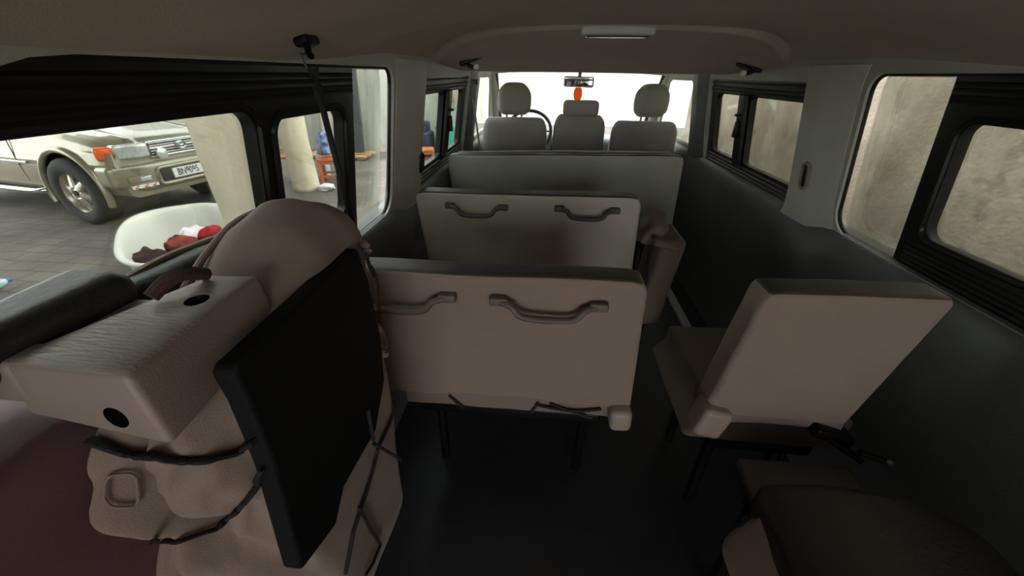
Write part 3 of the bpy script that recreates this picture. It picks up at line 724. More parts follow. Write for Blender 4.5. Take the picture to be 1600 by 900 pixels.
rope('binding_strap', 'upper dark strap bound around the near end of the folded seat', [on(px, py, 0.004) for px, py in dense([(148, 688), (200, 706), (260, 716), (320, 718), (365, 706), (402, 686)])], 0.0052, CORD, 3, 0.6, 'strap')
rope('binding_rope', 'lower twisted cord bound around the near end of the folded seat', [on(px, py, 0.004) for px, py in dense([(238, 846), (290, 840), (335, 826), (370, 792), (395, 762), (414, 728)])], [0.003]*26+[0.0045]*60, CORD, 3, 0.7)
hk = root('tie_down_strap', tuple(at(478, 66, x=-0.58)), 'black tie-down strap hanging from a ceiling hook above the folded seat', 'strap')
p0 = at(478, 58, x=-0.58)
zc = ceil_z(-0.58, p0.y)
m = MB(); m.rbox((p0.x, p0.y, zc-0.006), (0.024, 0.04, 0.014), 0.005, Matrix.Rotation(-0.35, 3, 'Y')); m.tube([(p0.x, p0.y, zc-0.008), (p0.x+0.002, p0.y-0.005, zc-0.022), (p0.x+0.008, p0.y-0.010, zc-0.026)], 0.005, 8, 4); m.build('ceiling_hook', DSTEEL, hk)
r0, r1, r2, r3 = at(468, 84, x=-0.578), at(480, 106, x=-0.578), at(496, 108, x=-0.578), at(490, 86, x=-0.578)
m = MB(); m.tube([r0, r1, r2, r3, r0], 0.0018, 6); m.build('ring', STEEL, hk)
m = MB(); m.tube([at(486, 102, x=-0.575), at(492, 118, x=-0.575), at(500, 152, x=-0.574)], [0.009, 0.0105, 0.009], 10, 4, 0.45); m.build('buckle_sleeve', WEB, hk)
m = MB(); m.tube([at(498, 145, x=-0.574), at(520, 230, x=-0.57), at(546, 330, x=-0.566), at(558, 372, x=-0.562)], 0.0062, 8, 6, 0.85); m.build('webbing', WEB, hk)
FR = mat('frayed_cover_strip', (110, 92, 82), 0.9, bump=0.5, bscale=200)
m = MB(); m.tube([on(px, py, 0.008) for px, py in dense([(560, 378), (572, 402), (586, 432), (592, 490), (596, 556)], 3)], [0.007, 0.009, 0.010, 0.009, 0.008, 0.007, 0.006], 8, 3, 0.6)
tag(m.build('cloth_strip', FR), 'loose brown strip of cover cloth hanging at the front edge of the folded seat', 'cloth strip')
rope('binding_rope', 'long dark cord running down the front edge of the folded seat', [at(622, 622, x=-0.487)]+[on(px, py, 0.005) for px, py in dense([(606, 660), (588, 698), (577, 740), (566, 775), (548, 830), (536, 895)])], 0.0036, CORD, 2)
rope('binding_rope', 'short knotted cord crossing the front edge of the folded seat low down', [on(px, py, 0.011) for px, py in dense([(565, 640), (575, 692), (592, 702), (610, 712), (628, 726)])], 0.0034, CORD, 2)
rope('binding_rope', 'looped cord end dangling at the bottom of the folded seat', [on(px, py, 0.006) for px, py in dense([(556, 792), (575, 830), (590, 850), (578, 880), (566, 898)])], 0.0032, CORD, 2)
rope('wire_clip', 'small bright wire clip on the cord of the folded seat', [on(567, 722, 0.014), on(573, 712, 0.014), on(579, 703, 0.014)], 0.0012, STEEL, 3, 1.0, 'clip')

pk_ = [on(px, py, 0.004) for px, py in rrect(166, 214, 738, 790, r=14, seg=5)]
m = MB(); m.tube(pk_+[pk_[0]], 0.0014, 6, caps=False); m.build('pocket_seam', COVER, fs_)
# ================================================================== outside
G = -0.58
PAVE = bpy.data.materials.new('stone_paving'); PAVE.use_nodes = True
nt = PAVE.node_tree; bs = nt.nodes['Principled BSDF']; bs.inputs['Roughness'].default_value = 0.85
tc = nt.nodes.new('ShaderNodeTexCoord')
nn = nt.nodes.new('ShaderNodeTexNoise'); nn.inputs['Scale'].default_value = 2.2; nn.inputs['Detail'].default_value = 4
mixv = nt.nodes.new('ShaderNodeMixRGB'); mixv.blend_type = 'LINEAR_LIGHT'; mixv.inputs['Fac'].default_value = 0.05
nt.links.new(tc.outputs['Object'], mixv.inputs[1]); nt.links.new(nn.outputs['Color'], mixv.inputs[2]); nt.links.new(tc.outputs['Object'], nn.inputs['Vector'])
br = nt.nodes.new('ShaderNodeTexBrick'); br.inputs['Scale'].default_value = 1.0; br.inputs['Brick Width'].default_value = 0.30; br.inputs['Row Height'].default_value = 0.20
br.inputs['Mortar Size'].default_value = 0.006; br.inputs['Mortar Smooth'].default_value = 0.3
br.inputs['Color1'].default_value = (*lin((116, 110, 103)), 1); br.inputs['Color2'].default_value = (*lin((104, 99, 93)), 1); br.inputs['Mortar'].default_value = (*lin((76, 72, 66)), 1)
nt.links.new(mixv.outputs[0], br.inputs['Vector'])
n2 = nt.nodes.new('ShaderNodeTexNoise'); n2.inputs['Scale'].default_value = 1.3; n2.inputs['Detail'].default_value = 7; nt.links.new(tc.outputs['Object'], n2.inputs['Vector'])
ra = nt.nodes.new('ShaderNodeValToRGB'); ra.color_ramp.elements[0].color = (0.72, 0.71, 0.70, 1); ra.color_ramp.elements[1].color = (1.15, 1.14, 1.12, 1); ra.color_ramp.elements[0].position = 0.35; ra.color_ramp.elements[1].position = 0.65
nt.links.new(n2.outputs['Fac'], ra.inputs['Fac'])
mu = nt.nodes.new('ShaderNodeMixRGB'); mu.blend_type = 'MULTIPLY'; mu.inputs['Fac'].default_value = 1
nt.links.new(br.outputs['Color'], mu.inputs[1]); nt.links.new(ra.outputs['Color'], mu.inputs[2]); nt.links.new(mu.outputs[0], bs.inputs['Base Color'])
bp = nt.nodes.new('ShaderNodeBump'); bp.inputs['Strength'].default_value = 0.5; bp.inputs['Distance'].default_value = 0.02
nt.links.new(br.outputs['Fac'], bp.inputs['Height']); bp.invert = True; nt.links.new(bp.outputs['Normal'], bs.inputs['Normal'])

def concrete(name, c1, c2, sc, dark=(70, 66, 58)):
    m = bpy.data.materials.new(name); m.use_nodes = True; nt = m.node_tree; b = nt.nodes['Principled BSDF']; b.inputs['Roughness'].default_value = 0.9
    tc = nt.nodes.new('ShaderNodeTexCoord')
    a = nt.nodes.new('ShaderNodeTexNoise'); a.inputs['Scale'].default_value = sc; a.inputs['Detail'].default_value = 9; a.inputs['Roughness'].default_value = 0.62
    mp = nt.nodes.new('ShaderNodeMapping'); mp.inputs['Scale'].default_value = (1, 1, 0.7)
    nt.links.new(tc.outputs['Object'], mp.inputs['Vector']); nt.links.new(mp.outputs['Vector'], a.inputs['Vector'])
    r = nt.nodes.new('ShaderNodeValToRGB'); r.color_ramp.elements[0].position = 0.36; r.color_ramp.elements[1].position = 0.62
    r.color_ramp.elements[0].color = (*lin(c2), 1); r.color_ramp.elements[1].color = (*lin(c1), 1)
    nt.links.new(a.outputs['Fac'], r.inputs['Fac'])
    v = nt.nodes.new('ShaderNodeTexNoise'); v.inputs['Scale'].default_value = sc*3.1; v.inputs['Detail'].default_value = 4
    nt.links.new(tc.outputs['Object'], v.inputs['Vector'])
    r2 = nt.nodes.new('ShaderNodeValToRGB'); r2.color_ramp.elements[0].position = 0.24; r2.color_ramp.elements[1].position = 0.40
    r2.color_ramp.elements[0].color = (*lin(dark), 1); r2.color_ramp.elements[1].color = (1, 1, 1, 1)
    nt.links.new(v.outputs['Fac'], r2.inputs['Fac'])
    mx = nt.nodes.new('ShaderNodeMixRGB'); mx.blend_type = 'MULTIPLY'; mx.inputs['Fac'].default_value = 0.55
    nt.links.new(r.outputs['Color'], mx.inputs[1]); nt.links.new(r2.outputs['Color'], mx.inputs[2]); nt.links.new(mx.outputs[0], b.inputs['Base Color'])
    f = nt.nodes.new('ShaderNodeTexNoise'); f.inputs['Scale'].default_value = 60; f.inputs['Detail'].default_value = 6; nt.links.new(tc.outputs['Object'], f.inputs['Vector'])
    bp = nt.nodes.new('ShaderNodeBump'); bp.inputs['Strength'].default_value = 0.5; bp.inputs['Distance'].default_value = 0.01
    nt.links.new(f.outputs['Fac'], bp.inputs['Height']); nt.links.new(bp.outputs['Normal'], b.inputs['Normal'])
    return m
CONR = concrete('stained_concrete', (182, 168, 150), (134, 120, 102), 2.6)
CONL = concrete('grey_concrete', (184, 186, 174), (154, 156, 145), 1.1)
CONC = concrete('cream_column_plaster', (226, 217, 196), (208, 196, 172), 2.0, (150, 130, 100))
CREAM = mat('cream_plaster', (250, 246, 236), 0.9, var=0.05, vscale=2)
SLABM = mat('raw_concrete_soffit', (150, 146, 138), 0.9, var=0.08, vscale=2)

def plain(name, c, size, m, label, cat, kind='structure'):
    b = MB(); b.rbox(c, size, 0.002, None, None, 1); o = b.build(name, m, None, False, 0); return tag(o, label, cat, kind=kind)
g = MB(); g.add([(-22, -14, G), (14, -14, G), (14, 40, G), (-22, 40, G)], [(0, 1, 2, 3)])
structure(g.build('ground', PAVE, None, False, 0), 'worn grey stone paving of the yard under the vehicles', 'ground')
plain('wall_concrete', (1.42+0.1, 0.6, 2.19), (0.2, 9.2, 5.62), CONR, 'stained grey brown concrete wall close to the right side windows', 'wall')
plain('wall_yard', (-8.3, 10.1, 1.1), (12.2, 0.2, 3.44), CONL, 'grey concrete wall at the far end of the parking bay behind the columns', 'wall')
plain('wall_cream', (2.0, 17.0, 1.9), (18, 0.3, 5.0), CREAM, 'sunlit cream building wall across the open yard ahead', 'wall')
plain('wall_side_blocker', (-9.3, -3.4, 1.1), (0.2, 9.8, 3.44), CONL, 'added unseen grey wall that blocks light from the left rear', 'wall')  # unseen wall, added to cut the light reaching the van's open rear
plain('garage_ceiling', (-6.4, -0.2, 2.95), (5.6, 15.6, 0.25), SLABM, 'raw concrete ceiling over the parked off-roader', 'ceiling')
plain('wall_rear_blocker', (-1.9, -4.3, 1.1), (0.2, 7.6, 3.44), CONL, 'added unseen grey wall that keeps light out of the area behind the van', 'wall')  # unseen, added so that less light falls on the seat backs from behind
plain('garage_ceiling', (-1.1, -4.4, 2.95), (5.0, 7.58, 0.25), SLABM, 'added unseen concrete slab that shuts out sky light behind the van', 'ceiling')  # unseen slab, added to close off the sky above the van's rear

def pillar(x, y, r, label):
    m = MB(); n = 40; rings = []
    for k in range(60):
        z = G+k*(2.85-G)/59
        rings.append([Vector((x+(r+nz((math.cos(2*PI*i/n), math.sin(2*PI*i/n), z*1.2), 1.6, 0.02, x)+nz((math.cos(2*PI*i/n), math.sin(2*PI*i/n), z*2), 5, 0.006, y))*math.cos(2*PI*i/n),
                              y+(r+nz((math.cos(2*PI*i/n), math.sin(2*PI*i/n), z*1.2), 1.6, 0.02, x)+nz((math.cos(2*PI*i/n), math.sin(2*PI*i/n), z*2), 5, 0.006, y))*math.sin(2*PI*i/n), z)) for i in range(n)])
    o = loft('concrete_column', rings, CONC); tag(o, label, 'column', 'round columns of the parking bay'); return o
pillar(-2.30, 2.5, 0.195, 'thick cream round concrete column in front of the parked off-roader')
pillar(-4.33, 6.28, 0.205, 'cream round concrete column farther away, next to the orange stool')

# ------------------------------------------------------------------ the off-roader
GOLD = mat('champagne_paint', (150, 144, 124), 0.30, 0.45, coat=0.5, var=0.03, vscale=1)
GOLDD = mat('lower_cladding', (128, 116, 98), 0.45, 0.25)
CHROME = mat('chrome', (220, 222, 220), 0.12, 1.0)
GRILLB = mat('grille_black', (30, 30, 32), 0.4)
AMBER = mat('amber_lens', (232, 96, 30), 0.25, coat=0.5)
LAMP = mat('lamp_glass', (205, 210, 210), 0.12, 0.3, coat=1.0, var=0.25, vscale=22)
TYRE = mat('tyre_rubber', (44, 45, 46), 0.8, bump=0.4, bscale=60)
ALLOY = mat('alloy', (196, 190, 178), 0.35, 0.7)
WHITEP = mat('white_plate', (235, 236, 232), 0.5)
BLACKP = mat('plate_black', (18, 20, 28), 0.5)
REDM = mat('reflector_red', (205, 40, 44), 0.4)
CARGLASS = mat('car_glass', (40, 46, 48), 0.06)
suv = empty('off_road_car', (-5.92, 5.12, G), math.radians(-10), label='champagne gold off-road car parked nose towards the van beyond the left windows', cat='car'); suv.scale = (1.05, 1.05, 1.05)
def hood_z(X): return interp([(-3.7, 1.10), (-0.9, 1.13), (-0.6, 1.125), (0.0, 1.075), (0.45, 1.02), (0.62, 0.985), (0.72, 0.93)], X)
Xs = [0.735-0.035*i for i in range(int(4.35/0.035))]
def body_half(X):
    zh = hood_z(X); k = interp([(-3.6, 0.95), (-3.2, 1.0), (0.35, 1.0), (0.55, 0.985), (0.66, 0.965), (0.735, 0.93)], X)
    pts = [(0, zh), (0.25, zh), (0.42, zh-0.004), (0.46, zh+0.012), (0.60, zh-0.004), (0.70, zh-0.032), (0.755, zh-0.075), (0.785, zh-0.13), (0.80, 0.88), (0.812, 0.80), (0.822, 0.74), (0.808, 0.715), (0.81, 0.62), (0.80, 0.50), (0.775, 0.40), (0.70, 0.36)]
    d = []
    for (a, b), (c, e) in zip(pts, pts[1:]):
        n = 4
        for i in range(n): d.append((lerp(a, c, i/n)*k, lerp(b, e, i/n)))
    d.append((pts[-1][0]*k, pts[-1][1])); return d
rows = []
for X in Xs:
    h = body_half(X)
    rows.append([Vector((X, -y, z)) for y, z in reversed(h)]+[Vector((X, y, z)) for y, z in h[1:]])
vs = [v for r in rows for v in r]; n = len(rows[0])
AR = 0.475
def in_arch(v):
    for cx in (0.0, -2.68):
        if abs(v.y) > 0.45 and v.z < 0.95 and math.hypot(v.x-cx, v.z-0.40) < AR: return True
    return False
fs = []
for i in range(len(rows)-1):
    for k in range(n-1):
        q = (i*n+k, i*n+k+1, (i+1)*n+k+1, (i+1)*n+k)
        c = sum((vs[a] for a in q), Vector())/4
        if not in_arch(c): fs.append(q)
fs.append(tuple(range(n)))
used = {a for f in fs for a in f}
for a in used:
    v = vs[a]
    for cx in (0.0, -2.68):
        d = math.hypot(v.x-cx, v.z-0.40)
        if abs(v.y) > 0.45 and v.z < 0.95 and abs(d-AR) < 0.035: 
            v.x = cx+(v.x-cx)*AR/d; v.z = 0.40+(v.z-0.40)*AR/d
bd = obj('body', vs, fs, GOLD, suv); sharp(bd, 45)
# cabin
def cab(X): return interp([(-0.62, 1.12), (-1.45, 1.66), (-1.6, 1.70), (-3.2, 1.69), (-3.55, 1.12)], X)
cabm = MB(); prof = [(-0.62, 1.12), (-1.42, 1.66), (-1.6, 1.705), (-3.15, 1.69), (-3.55, 1.12)]
cabm.prism(prof, -0.5, 0.5, lambda u, v, w: Vector((u, w*2*lerp(0.76, 0.62, (v-1.12)/0.58), v)))
o = cabm.build('cabin', GOLD, suv); bv = o.modifiers.new('b', 'BEVEL'); bv.width = 0.05; bv.segments = 4
for sgn in (-1, 1):
    for nm, pr in (('side_window', [(-0.95, 1.17), (-1.48, 1.56), (-1.85, 1.58), (-1.85, 1.17)]), ('side_window', [(-1.95, 1.17), (-1.95, 1.58), (-2.6, 1.57), (-2.7, 1.17)])):
        m = MB(); m.prism(pr, 0, 0.02, lambda u, v, w: Vector((u, sgn*(lerp(0.76, 0.62, (v-1.12)/0.58)+0.004-0.01+w), v))); m.build(nm, CARGLASS, suv)
m = MB(); m.prism([(-0.64, -0.62), (-0.64, 0.62), (0.12, 0.5), (0.12, -0.5)], 0, 0.02, lambda u, v, w: Vector((-0.66-(u+0.64)*0.98, v, 1.165+(u+0.64)*0.62+w))); m.build('windscreen', CARGLASS, suv)
# flares, arch liner, wheels
for cx in (0.0, -2.68):
    for sgn in (-1, 1):
        m = MB(); pts = []; rr = []
        for i in range(41):
            a = math.radians(-15+212*i/40); pts.append((cx+0.492*math.cos(a), sgn*0.815, 0.40+0.492*math.sin(a))); 
        m.tube(pts, 0.038, 10, 0, 1.0, True, (0, 1, 0)); m.build('fender_flare', GOLD, suv)
        m = MB(); ring = []
        vsl, fsl = [], []
        for i in range(25):
            a = math.radians(-20+220*i/24)
            vsl += [Vector((cx+0.49*math.cos(a), sgn*0.82, 0.40+0.49*math.sin(a))), Vector((cx+0.49*math.cos(a), sgn*0.40, 0.40+0.49*math.sin(a)))]
        fsl = [(2*i, 2*i+1, 2*i+3, 2*i+2) for i in range(24)]; fsl.append(tuple(2*i+1 for i in range(25)))
        m.add(vsl, fsl); m.build('arch_liner', BLACK, suv)
def wheel(cx, sgn):
    w = MB(); R_, W = 0.400, 0.26
    pr = [(0.23, -W/2+0.02), (0.265, -W/2), (0.33, -W/2-0.004), (0.373, -W/2+0.012), (0.393, -W/2+0.035), (R_, -W/2+0.06), (R_, W/2-0.06), (0.393, W/2-0.035), (0.373, W/2-0.012), (0.33, W/2+0.004), (0.265, W/2), (0.23, W/2-0.02)]
    vs_, fs_2 = [], []; seg = 48; n_ = len(pr)
    for i in range(seg):
        a = 2*PI*i/seg
        for r, z in pr: vs_.append(Vector((r*math.cos(a), z*1.0, r*math.sin(a))))
    for i in range(seg):
        j = (i+1) % seg
        for k in range(n_-1): fs_2.append((i*n_+k, j*n_+k, j*n_+k+1, i*n_+k+1))
    c = Vector((cx, sgn*0.735, 0.400)); w.add([v+c for v in vs_], fs_2)
    ty = w.build('tyre', TYRE, suv)
    r2 = MB()
    r2.lathe([(0.255, -0.10), (0.252, 0.095), (0.24, 0.105), (0.225, 0.09), (0.215, 0.045), (0.13, 0.03), (0.0001, 0.03)], c, 40, (0, sgn, 0))
    # six rounded spokes with gaps between them
    for k in range(6):
        a = 2*PI*k/6+0.3
        q = Matrix.Rotation(a, 3, 'Y')
        r2.rbox(c+Vector((0, sgn*0.068, 0))+q @ Vector((0.145, 0, 0)), (0.18, 0.05, 0.075), 0.022, q, lambda v: Vector((v.x, v.y-sgn*0.02*(v.x/0.075), v.z*(1-0.25*v.x/0.075))), 3, (4, 1, 2))
    r2.lathe([(0.075, 0.03), (0.07, 0.085), (0.05, 0.10), (0.0001, 0.102)], c, 24, (0, sgn, 0))
    r2.build('rim', ALLOY, ty)
    for k in range(6):
        a = 2*PI*(k+0.5)/6+0.3; q = Matrix.Rotation(a, 3, 'Y'); h = MB()
        h.lathe([(0.046, 0.0), (0.042, 0.004), (0.0001, 0.004)], c+Vector((0, sgn*0.042, 0))+q @ Vector((0.165, 0, 0)), 16, (0, sgn, 0))
        h.build('rim_opening', BLACK, ty)
    hb = MB(); hb.lathe([(0.034, 0.10), (0.030, 0.112), (0.0001, 0.114)], c, 20, (0, sgn, 0)); hb.build('hub_cap', DSTEEL, ty)
for cx in (0.0, -2.68):
    for sgn in (-1, 1): wheel(cx, sgn)
# front: bumper
m = MB()
def bump(v):
    s = abs(v.y)/0.83
    return Vector((v.x-0.16*max(0, s-0.55)**2*4.5, v.y, v.z+(0.05*max(0, s-0.6) if v.z < 0 else 0)))
m.rbox((0.71, 0, 0.60), (0.24, 1.66, 0.27), 0.05, None, bump, 5, (3, 28, 4))
m.rbox((0.66, 0, 0.455), (0.22, 1.50, 0.09), 0.035, None, bump, 4, (3, 28, 2)); bm_ = m.build('bumper', GOLD, suv)
m = MB(); m.rbox((0.822, 0, 0.57), (0.03, 0.78, 0.15), 0.014); m.build('air_intake', GRILLB, suv)
m = MB(); lp = rrect(-0.43, 0.43, 0.475, 0.665, r=0.06); pts = [Vector((0.832, u, v)) for u, v in lp]; m.tube(pts+[pts[0]], 0.022, 8, caps=False); m.build('intake_surround', GOLD, suv)
m = MB(); m.rbox((0.85, 0.0, 0.575), (0.012, 0.52, 0.115), 0.004); pl = m.build('number_plate', WHITEP, suv)
M = Matrix(((0, 0, 1, 0.8575), (1, 0, 0, 0.0), (0, 1, 0, 0.573), (0, 0, 0, 1)))
text_mesh('plate_text', 'BN9095', 0.115, BLACKP, pl, Matrix(((0, 0, 1, 0.858), (1, 0, 0, -0.075), (0, 1, 0, 0.575), (0, 0, 0, 1))), 0.001, 0.72)
for sgn in (-1, 1):
    m = MB(); m.rbox((0.80, sgn*0.60, 0.575), (0.04, 0.26, 0.07), 0.014, Matrix.Rotation(sgn*0.10, 3, 'Z')); fl_ = m.build('fog_lamp_recess', mat('recess_grey', (120, 112, 92), 0.5), suv)
    m = MB(); m.rbox((0.822, sgn*0.56, 0.575), (0.02, 0.12, 0.05), 0.008, Matrix.Rotation(sgn*0.10, 3, 'Z')); m.build('fog_lamp', LAMP, suv)
    # white band with red arrow reflectors
    rf = MB(); rf.rbox((0.820, sgn*0.60, 0.495), (0.036, 0.27, 0.036), 0.004, Matrix.Rotation(sgn*0.12, 3, 'Z')); rfo = rf.build('reflector_band', WHITEP, suv)
    for k in range(3):
        yc = 0.60+(-0.09+0.09*k); ch = MB()
        ch.tube([Vector((0.8405-(yc-0.6)*0.12, sgn*yc+q[0], 0.495+q[1])) for q in ((0.02, 0.016), (-0.022, 0), (0.02, -0.016))], 0.007, 6, 0, 1.0)
        ch.build('arrow', REDM, rfo)
    # lamps
    def hl(v): return Vector((v.x-0.06*((v.y*sgn+0.16)/0.32)**2, v.y, v.z-0.0*v.y))
    m = MB(); m.rbox((0.745, sgn*0.545, 0.875), (0.12, 0.32, 0.16), 0.03, None, hl, 4, (2, 10, 3)); m.build('headlight', LAMP, suv)
    m = MB(); m.rbox((0.625, sgn*0.735, 0.868), (0.17, 0.115, 0.145), 0.035, Matrix.Rotation(sgn*-0.9, 3, 'Z')); m.build('turn_signal', AMBER, suv)
m = MB(); m.rbox((0.735, 0, 0.865), (0.05, 0.76, 0.165), 0.012); m.build('grille', GRILLB, suv)
m = MB()
for z in (0.815, 0.845, 0.905, 0.935): m.rbox((0.765, 0, z), (0.014, 0.72, 0.009), 0.004)
m.rbox((0.770, 0, 0.876), (0.022, 0.74, 0.026), 0.008)
lp = rrect(-0.385, 0.385, 0.785, 0.95, r=0.03); pts = [Vector((0.765, u, v)) for u, v in lp]; m.tube(pts+[pts[0]], 0.008, 6, caps=False)
m.build('grille_bar', CHROME, suv)
em = MB()
def ell(cy, cz, a, b, r=0.007):
    pts = [Vector((0.792, cy+a*math.cos(2*PI*i/32), cz+b*math.sin(2*PI*i/32))) for i in range(33)]; em.tube(pts, r, 6, caps=False)
ell(0, 0.877, 0.062, 0.042); ell(0, 0.888, 0.036, 0.018, 0.005); ell(0, 0.877, 0.018, 0.040, 0.005)
em.build('emblem', CHROME, suv)
for sgn in (-1, 1):
    m = MB(); m.lathe([(0.05, -0.03), (0.062, 0.0), (0.062, 0.014), (0.0001, 0.022)], (0.79, sgn*0.26, 0.812), 24, (1, 0, 0)); m.build('driving_lamp', LAMP, suv)
    # side trims
    m = MB(); m.rbox((-1.55, sgn*0.825, 0.715), (1.85, 0.02, 0.028), 0.008); m.build('side_moulding', CHROME, suv)
    m = MB(); m.rbox((-1.35, sgn*0.812, 0.56), (1.75, 0.012, 0.24), 0.005); m.build('side_cladding', GOLDD, suv)
    m = MB(); m.tube([(-0.50, sgn*0.84, 0.40), (-0.56, sgn*0.90, 0.395), (-1.3, sgn*0.91, 0.395), (-2.1, sgn*0.90, 0.395), (-2.2, sgn*0.84, 0.40)], 0.032, 10, 0); m.build('side_step', CHROME, suv)
    # door seams and the bonnet edge
    m = MB(); m.tube([(-0.78, sgn*0.815, 0.48), (-0.80, sgn*0.82, 0.75), (-0.82, sgn*0.80, 1.02)], 0.005, 6); m.build('door_seam', BLACK, suv)
    m = MB(); m.tube([(-1.85, sgn*0.815, 0.48), (-1.86, sgn*0.82, 0.75), (-1.86, sgn*0.80, 1.02)], 0.005, 6)
    m.build('door_seam', BLACK, suv)
m = MB(); m.rbox((-1.5, 0, 0.34), (3.7, 1.3, 0.10), 0.03); m.tube([(0, -0.65, 0.37), (0, 0.65, 0.37)], 0.05, 8); m.build('chassis', BLACK, suv)

# ------------------------------------------------------------------ smaller things in the yard
# white tub with clothes
tub = root('plastic_tub', (-3.58, 3.10, G), 'big white plastic tub of clothes on the paving behind the near column', 'tub')
WP = mat('white_plastic', (226, 226, 218), 0.4, var=0.03)
TC, TL, TW = Vector((-3.58, 3.10, 0)), 0.86, 0.455
def tubring(k, z, n=64):
    out = []; ax = Vector((-0.707, 0.707, 0)); ay = Vector((0.707, 0.707, 0))
    for i in range(n):
        a = 2*PI*i/n; c, s = math.cos(a), math.sin(a); e = 0.68
        out.append(TC+ax*(TL+k)*math.copysign(abs(c)**e, c)+ay*(TW+k)*math.copysign(abs(s)**e, s)+Vector((0, 0, z)))
    return out
prof = [(-0.12, G+0.003), (-0.10, G+0.02), (-0.035, -0.16), (-0.02, -0.115), (0.0, -0.105), (0.01, -0.09), (0.0, -0.076), (-0.025, -0.080), (-0.04, -0.10), (-0.055, -0.16), (-0.12, G+0.06), (-0.14, G+0.03)]
loft('tub_shell', [tubring(k, z) for k, z in prof], WP, tub)
def crumple(name, c, size, m, label, seed, rz=0.0):
    vs_, fs_2 = rbox_geo(size, min(size)*0.45, 4, (10, 10, 4)); out = []
    q = Matrix.Rotation(rz, 3, 'Z')
    for v in vs_:
        v = Vector(v); v += Vector((nz(v, 9, 0.05, seed), nz(v, 9, 0.05, seed+3), nz(v, 8, 0.06, seed+7)+nz(v, 20, 0.02, seed)))
        out.append(q @ v+Vector(c))
    o = obj(name, out, fs_2, m); tag(o, label, 'clothes', 'clothes in the white tub'); return o
crumple('garment', at(300, 366, z=-0.20), (0.20, 0.26, 0.12), mat('white_cloth', (225, 220, 225), 0.9, var=0.08), 'white crumpled cloth on top of the clothes in the white tub', 1)
crumple('garment', at(332, 364, z=-0.19), (0.17, 0.20, 0.12), mat('red_cloth', (160, 26, 34), 0.9, var=0.2), 'red garment beside the white cloth in the white tub', 5, 0.4)
crumple('garment', at(284, 386, z=-0.24), (0.22, 0.26, 0.14), mat('rust_print_cloth', (158, 56, 40), 0.9, rgb2=(24, 16, 20), vscale=11), 'rust and black patterned cloth in the white tub', 9, 0.2)
crumple('garment', at(238, 404, z=-0.27), (0.26, 0.26, 0.12), mat('maroon_dark_cloth', (50, 24, 30), 0.9, var=0.3), 'dark maroon cloth at the near end of the white tub', 12, 0.1)
m = MB(); m.rbox((-3.52, 3.04, -0.47), (1.1, 0.50, 0.20), 0.1, Matrix.Rotation(math.radians(135), 3, 'Z'), lambda v: v+Vector((nz(v, 6, .03, 2), nz(v, 6, .03, 5), nz(v, 6, .04, 8))), 4, (8, 8, 4))
o = m.build('garment', mat('dark_heap_cloth', (70, 44, 44), 0.9, var=0.3)); tag(o, 'dark heap of laundry filling the bottom of the white tub', 'clothes', 'clothes in the white tub')
# crumpled plastic bag / bottle on the paving
bt = root('plastic_bottle', tuple(at(10, 440, z=G)), 'pale blue crushed plastic bottle on the paving below the off-roader', 'bottle')
p = at(6, 440, z=G+0.06)+Vector((-0.03, -0.20, 0))
m = MB(); m.tube([p+Vector((0.0, -0.24, 0)), p+Vector((0.0, -0.2, 0)), p+Vector((0.0, 0, 0.005)), p+Vector((0.02, 0.12, 0)), p+Vector((0.03, 0.18, 0)), p+Vector((0.035, 0.22, 0))], [0.05, 0.06, 0.055, 0.058, 0.04, 0.018], 14, 0); m.build('bottle_body', mat('blue_plastic', (176, 204, 212), 0.25, var=0.25, vscale=16), bt)
m = MB(); m.lathe([(0.0001, 0), (0.02, 0), (0.02, 0.03), (0.0001, 0.03)], p+Vector((0.036, 0.215, 0)), 14, (0.1, 1, 0)); m.build('bottle_cap', mat('blue_cap', (60, 120, 170), 0.4), bt)
# orange wooden stool with a bundle on it
WOODO = mat('orange_wood', (190, 108, 66), 0.5, var=0.15, vscale=10)
def stool(x, y, h, w, d, label, name='wooden_stool'):
    r_ = empty(name, (x, y, G), 0.35, label=label, cat='stool')
    m = MB(); m.rbox((0, 0, h-0.02), (w, d, 0.04), 0.008); m.build('seat', WOODO, r_)
    for sx in (-1, 1):
        for sy in (-1, 1):
            m = MB(); m.rbox((sx*(w/2-0.03), sy*(d/2-0.03), (h-0.04)/2), (0.045, 0.045, h-0.04), 0.006); m.build('leg', WOODO, r_)
    m = MB()
    for sx in (-1, 1): m.rbox((sx*(w/2-0.03), 0, h*0.35), (0.025, d-0.08, 0.035), 0.004)
    for sy in (-1, 1): m.rbox((0, sy*(d/2-0.03), h*0.35), (w-0.08, 0.025, 0.035), 0.004); m.rbox((0, sy*(d/2-0.03), h-0.07), (w-0.08, 0.025, 0.05), 0.004)
    m.build('stretcher', WOODO, r_); return r_
ps = at(503, 291, z=G)
stool(ps.x+0.12, ps.y+0.25, 0.46, 0.40, 0.40, 'orange wooden stool carrying a blue bundle, right of the far column')
m = MB(); m.rbox((ps.x+0.08, ps.y+0.25, G+0.46+0.225), (0.30, 0.32, 0.38), 0.12, None, lambda v: Vector((v.x*(1-0.5*(v.z+0.19)/0.38)+nz(v, 9, .05, 2), v.y*(1-0.4*(v.z+0.19)/0.38)+nz(v, 9, .05, 6), v.z+nz(v, 9, .03, 9))), 4, (8, 8, 8))
o = m.build('cloth_bundle', mat('blue_purple_print', (150, 180, 220), 0.8, rgb2=(58, 44, 92), vscale=14)); tag(o, 'blue and purple patterned cloth bundle on the orange stool', 'bundle')
bgp = at(500, 186, y=ps.y+0.7)
m = MB(); m.lathe([(0.0001, 0), (0.09, 0), (0.11, 0.1), (0.11, 0.35), (0.10, 0.42), (0.05, 0.50), (0.045, 0.56), (0.0001, 0.56)], (bgp.x-0.1, ps.y+0.65, G+0.001), 20)
